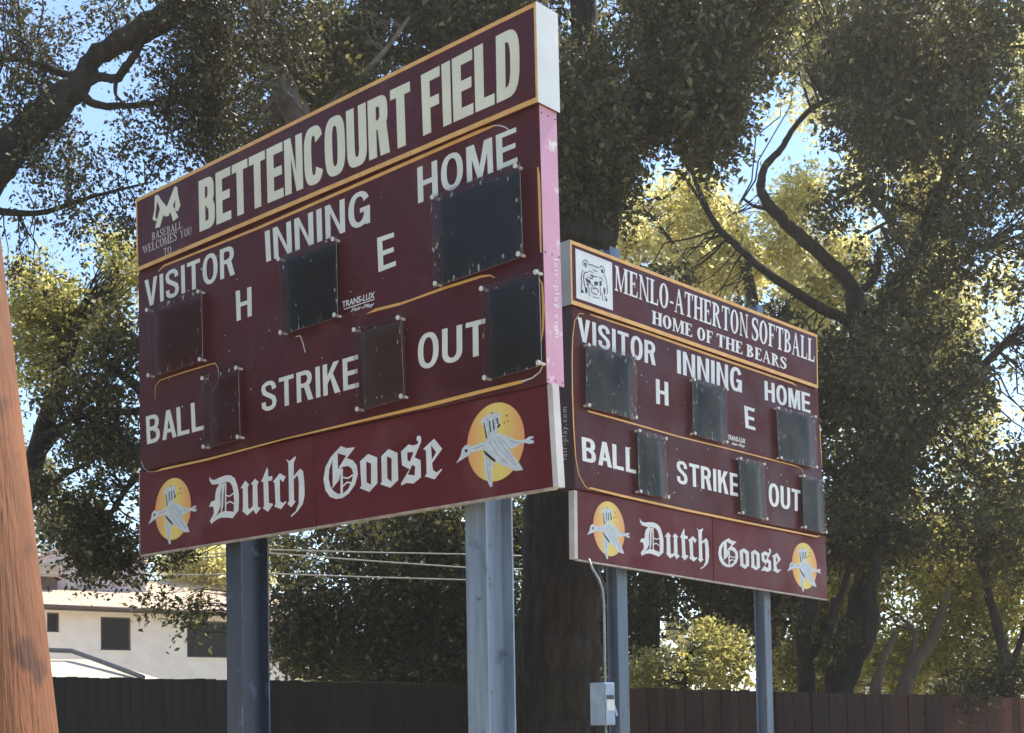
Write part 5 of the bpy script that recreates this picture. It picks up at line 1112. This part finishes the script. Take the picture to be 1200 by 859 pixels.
# 9: trees beyond the white house
for i, (lb, bl, mt, px, Y) in enumerate([("pale green tree rising behind the white house by the wooden pole", [(70, 620, 55, 60, 45, 2, 220), (30, 560, 55, 40, 50, 2, 110)], LEAF_MID, 70, 55),
                                        ("yellow-green tree over the house roof just left of the near board's left post", [(230, 660, 50, 55, 30, 1.8, 300), (290, 690, 50, 60, 55, 1.8, 300), (330, 760, 50, 30, 40, 1.5, 120)], LEAF_YEL, 250, 50),
                                        ("pinkish dry shrub right of the near scoreboard's left post", [(335, 748, 40, 24, 30, .9, 130), (350, 730, 40, 22, 16, .8, 50)], leaf_mat("dry_pinkish_leaf", (.34, .22, .14), (.42, .30, .20), .4, (.5, .36, .22)), 335, 40)]):
    tree("garden_tree" if i < 2 else "dry_shrub", lb, "tree" if i < 2 else "shrub", W(px, 860, Y), [(px, 905, Y, .2 if i < 2 else .06), (px, 800, Y, .15 if i < 2 else .05), (px + 5, 700, Y, .08 if i < 2 else .03)], [], bl, mt, size=.20 if i < 2 else .12, spread=.36 if i < 2 else .2, k=20, thr=.47, nsc=1.2, seed=40 + i, twigs=.1)
# unseen oaks added left of the camera to darken left-facing board fronts
for i, (x, y, lb) in enumerate([(-13, 4, "unseen broad oak added at left to darken the boards, nearer the viewer"), (-15, -5, "unseen broad oak added at left to darken the boards, behind the viewer"), (-11.5, 11, "unseen broad oak added at left to darken the boards, beyond the leaning pole")]):
    root = empty("live_oak", (x, y, 0), label=lb, cat="tree", group="unseen oaks added at left to darken the boards"); rs = np.random.RandomState(60 + i); mb = MB()
    mb.tube([(0, 0, -.1), (.1, .1, 1.5), (-.1, .2, 3.2), (.2, 0, 5)], [.4, .32, .28, .15], 12); mb.build("trunk", BARK, root, smooth=True)
    for k in range(5):
        a = k * 1.26 + i; mb = MB(); mb.tube([(0, .1, 2.8), (math.cos(a) * 1.2, math.sin(a) * 1.2, 4.2), (math.cos(a) * 2.6, math.sin(a) * 2.6, 5.4 + .3 * k)], [.2, .13, .06], 8); mb.build("limb", BARK, root, smooth=True)
    u = rs.normal(size=(1500, 3)); u /= np.linalg.norm(u, axis=1)[:, None]; C = u * rs.uniform(.3, 1, 1500)[:, None] ** .5 * np.array([3.4, 4.4, 3.2]) + np.array([0, 0, 5.8]); C = C[vnoise(C, 70 + i, 1.4) > .46]
    leaves("crown", C, .35, 12, .24, LEAF_OAK, root, rs)
# far wood closing the horizon
def far_wood():
    rs = np.random.RandomState(5); X = rs.uniform(-130, 130, 5200); Yv = 95 + rs.uniform(-8, 8, 5200); h = 6.5 + 3.0 * np.sin(X * .12) + 1.5 * np.sin(X * .41 + 1)
    Z = rs.uniform(0, 1, 5200) ** .8 * h
    o = leaves("far_wood", np.stack([X, Yv, Z], 1), .9, 10, .7, LEAF_MID, None, rs); tag(o, kind='stuff')
    o['label'] = "distant line of trees closing the horizon behind the houses"
far_wood()

# ------------------------------------------------------------------ thin warm haze volume, added to veil the view and lift blacks
def haze():
    mb = MB(); mb.box(-160, 160, -25, 125, -1.2, 16); m = bpy.data.materials.new("warm_haze"); m.use_nodes = True; nt = m.node_tree
    nt.nodes.remove(nt.nodes['Principled BSDF']); v = nt.nodes.new('ShaderNodeVolumePrincipled'); v.inputs['Color'].default_value = (1, .93, .82, 1)
    v.inputs['Density'].default_value = .0010; v.inputs['Anisotropy'].default_value = .35
    nt.links.new(v.outputs[0], nt.nodes['Material Output'].inputs['Volume']); mb.build("haze", m, None, kind='stuff')
haze()
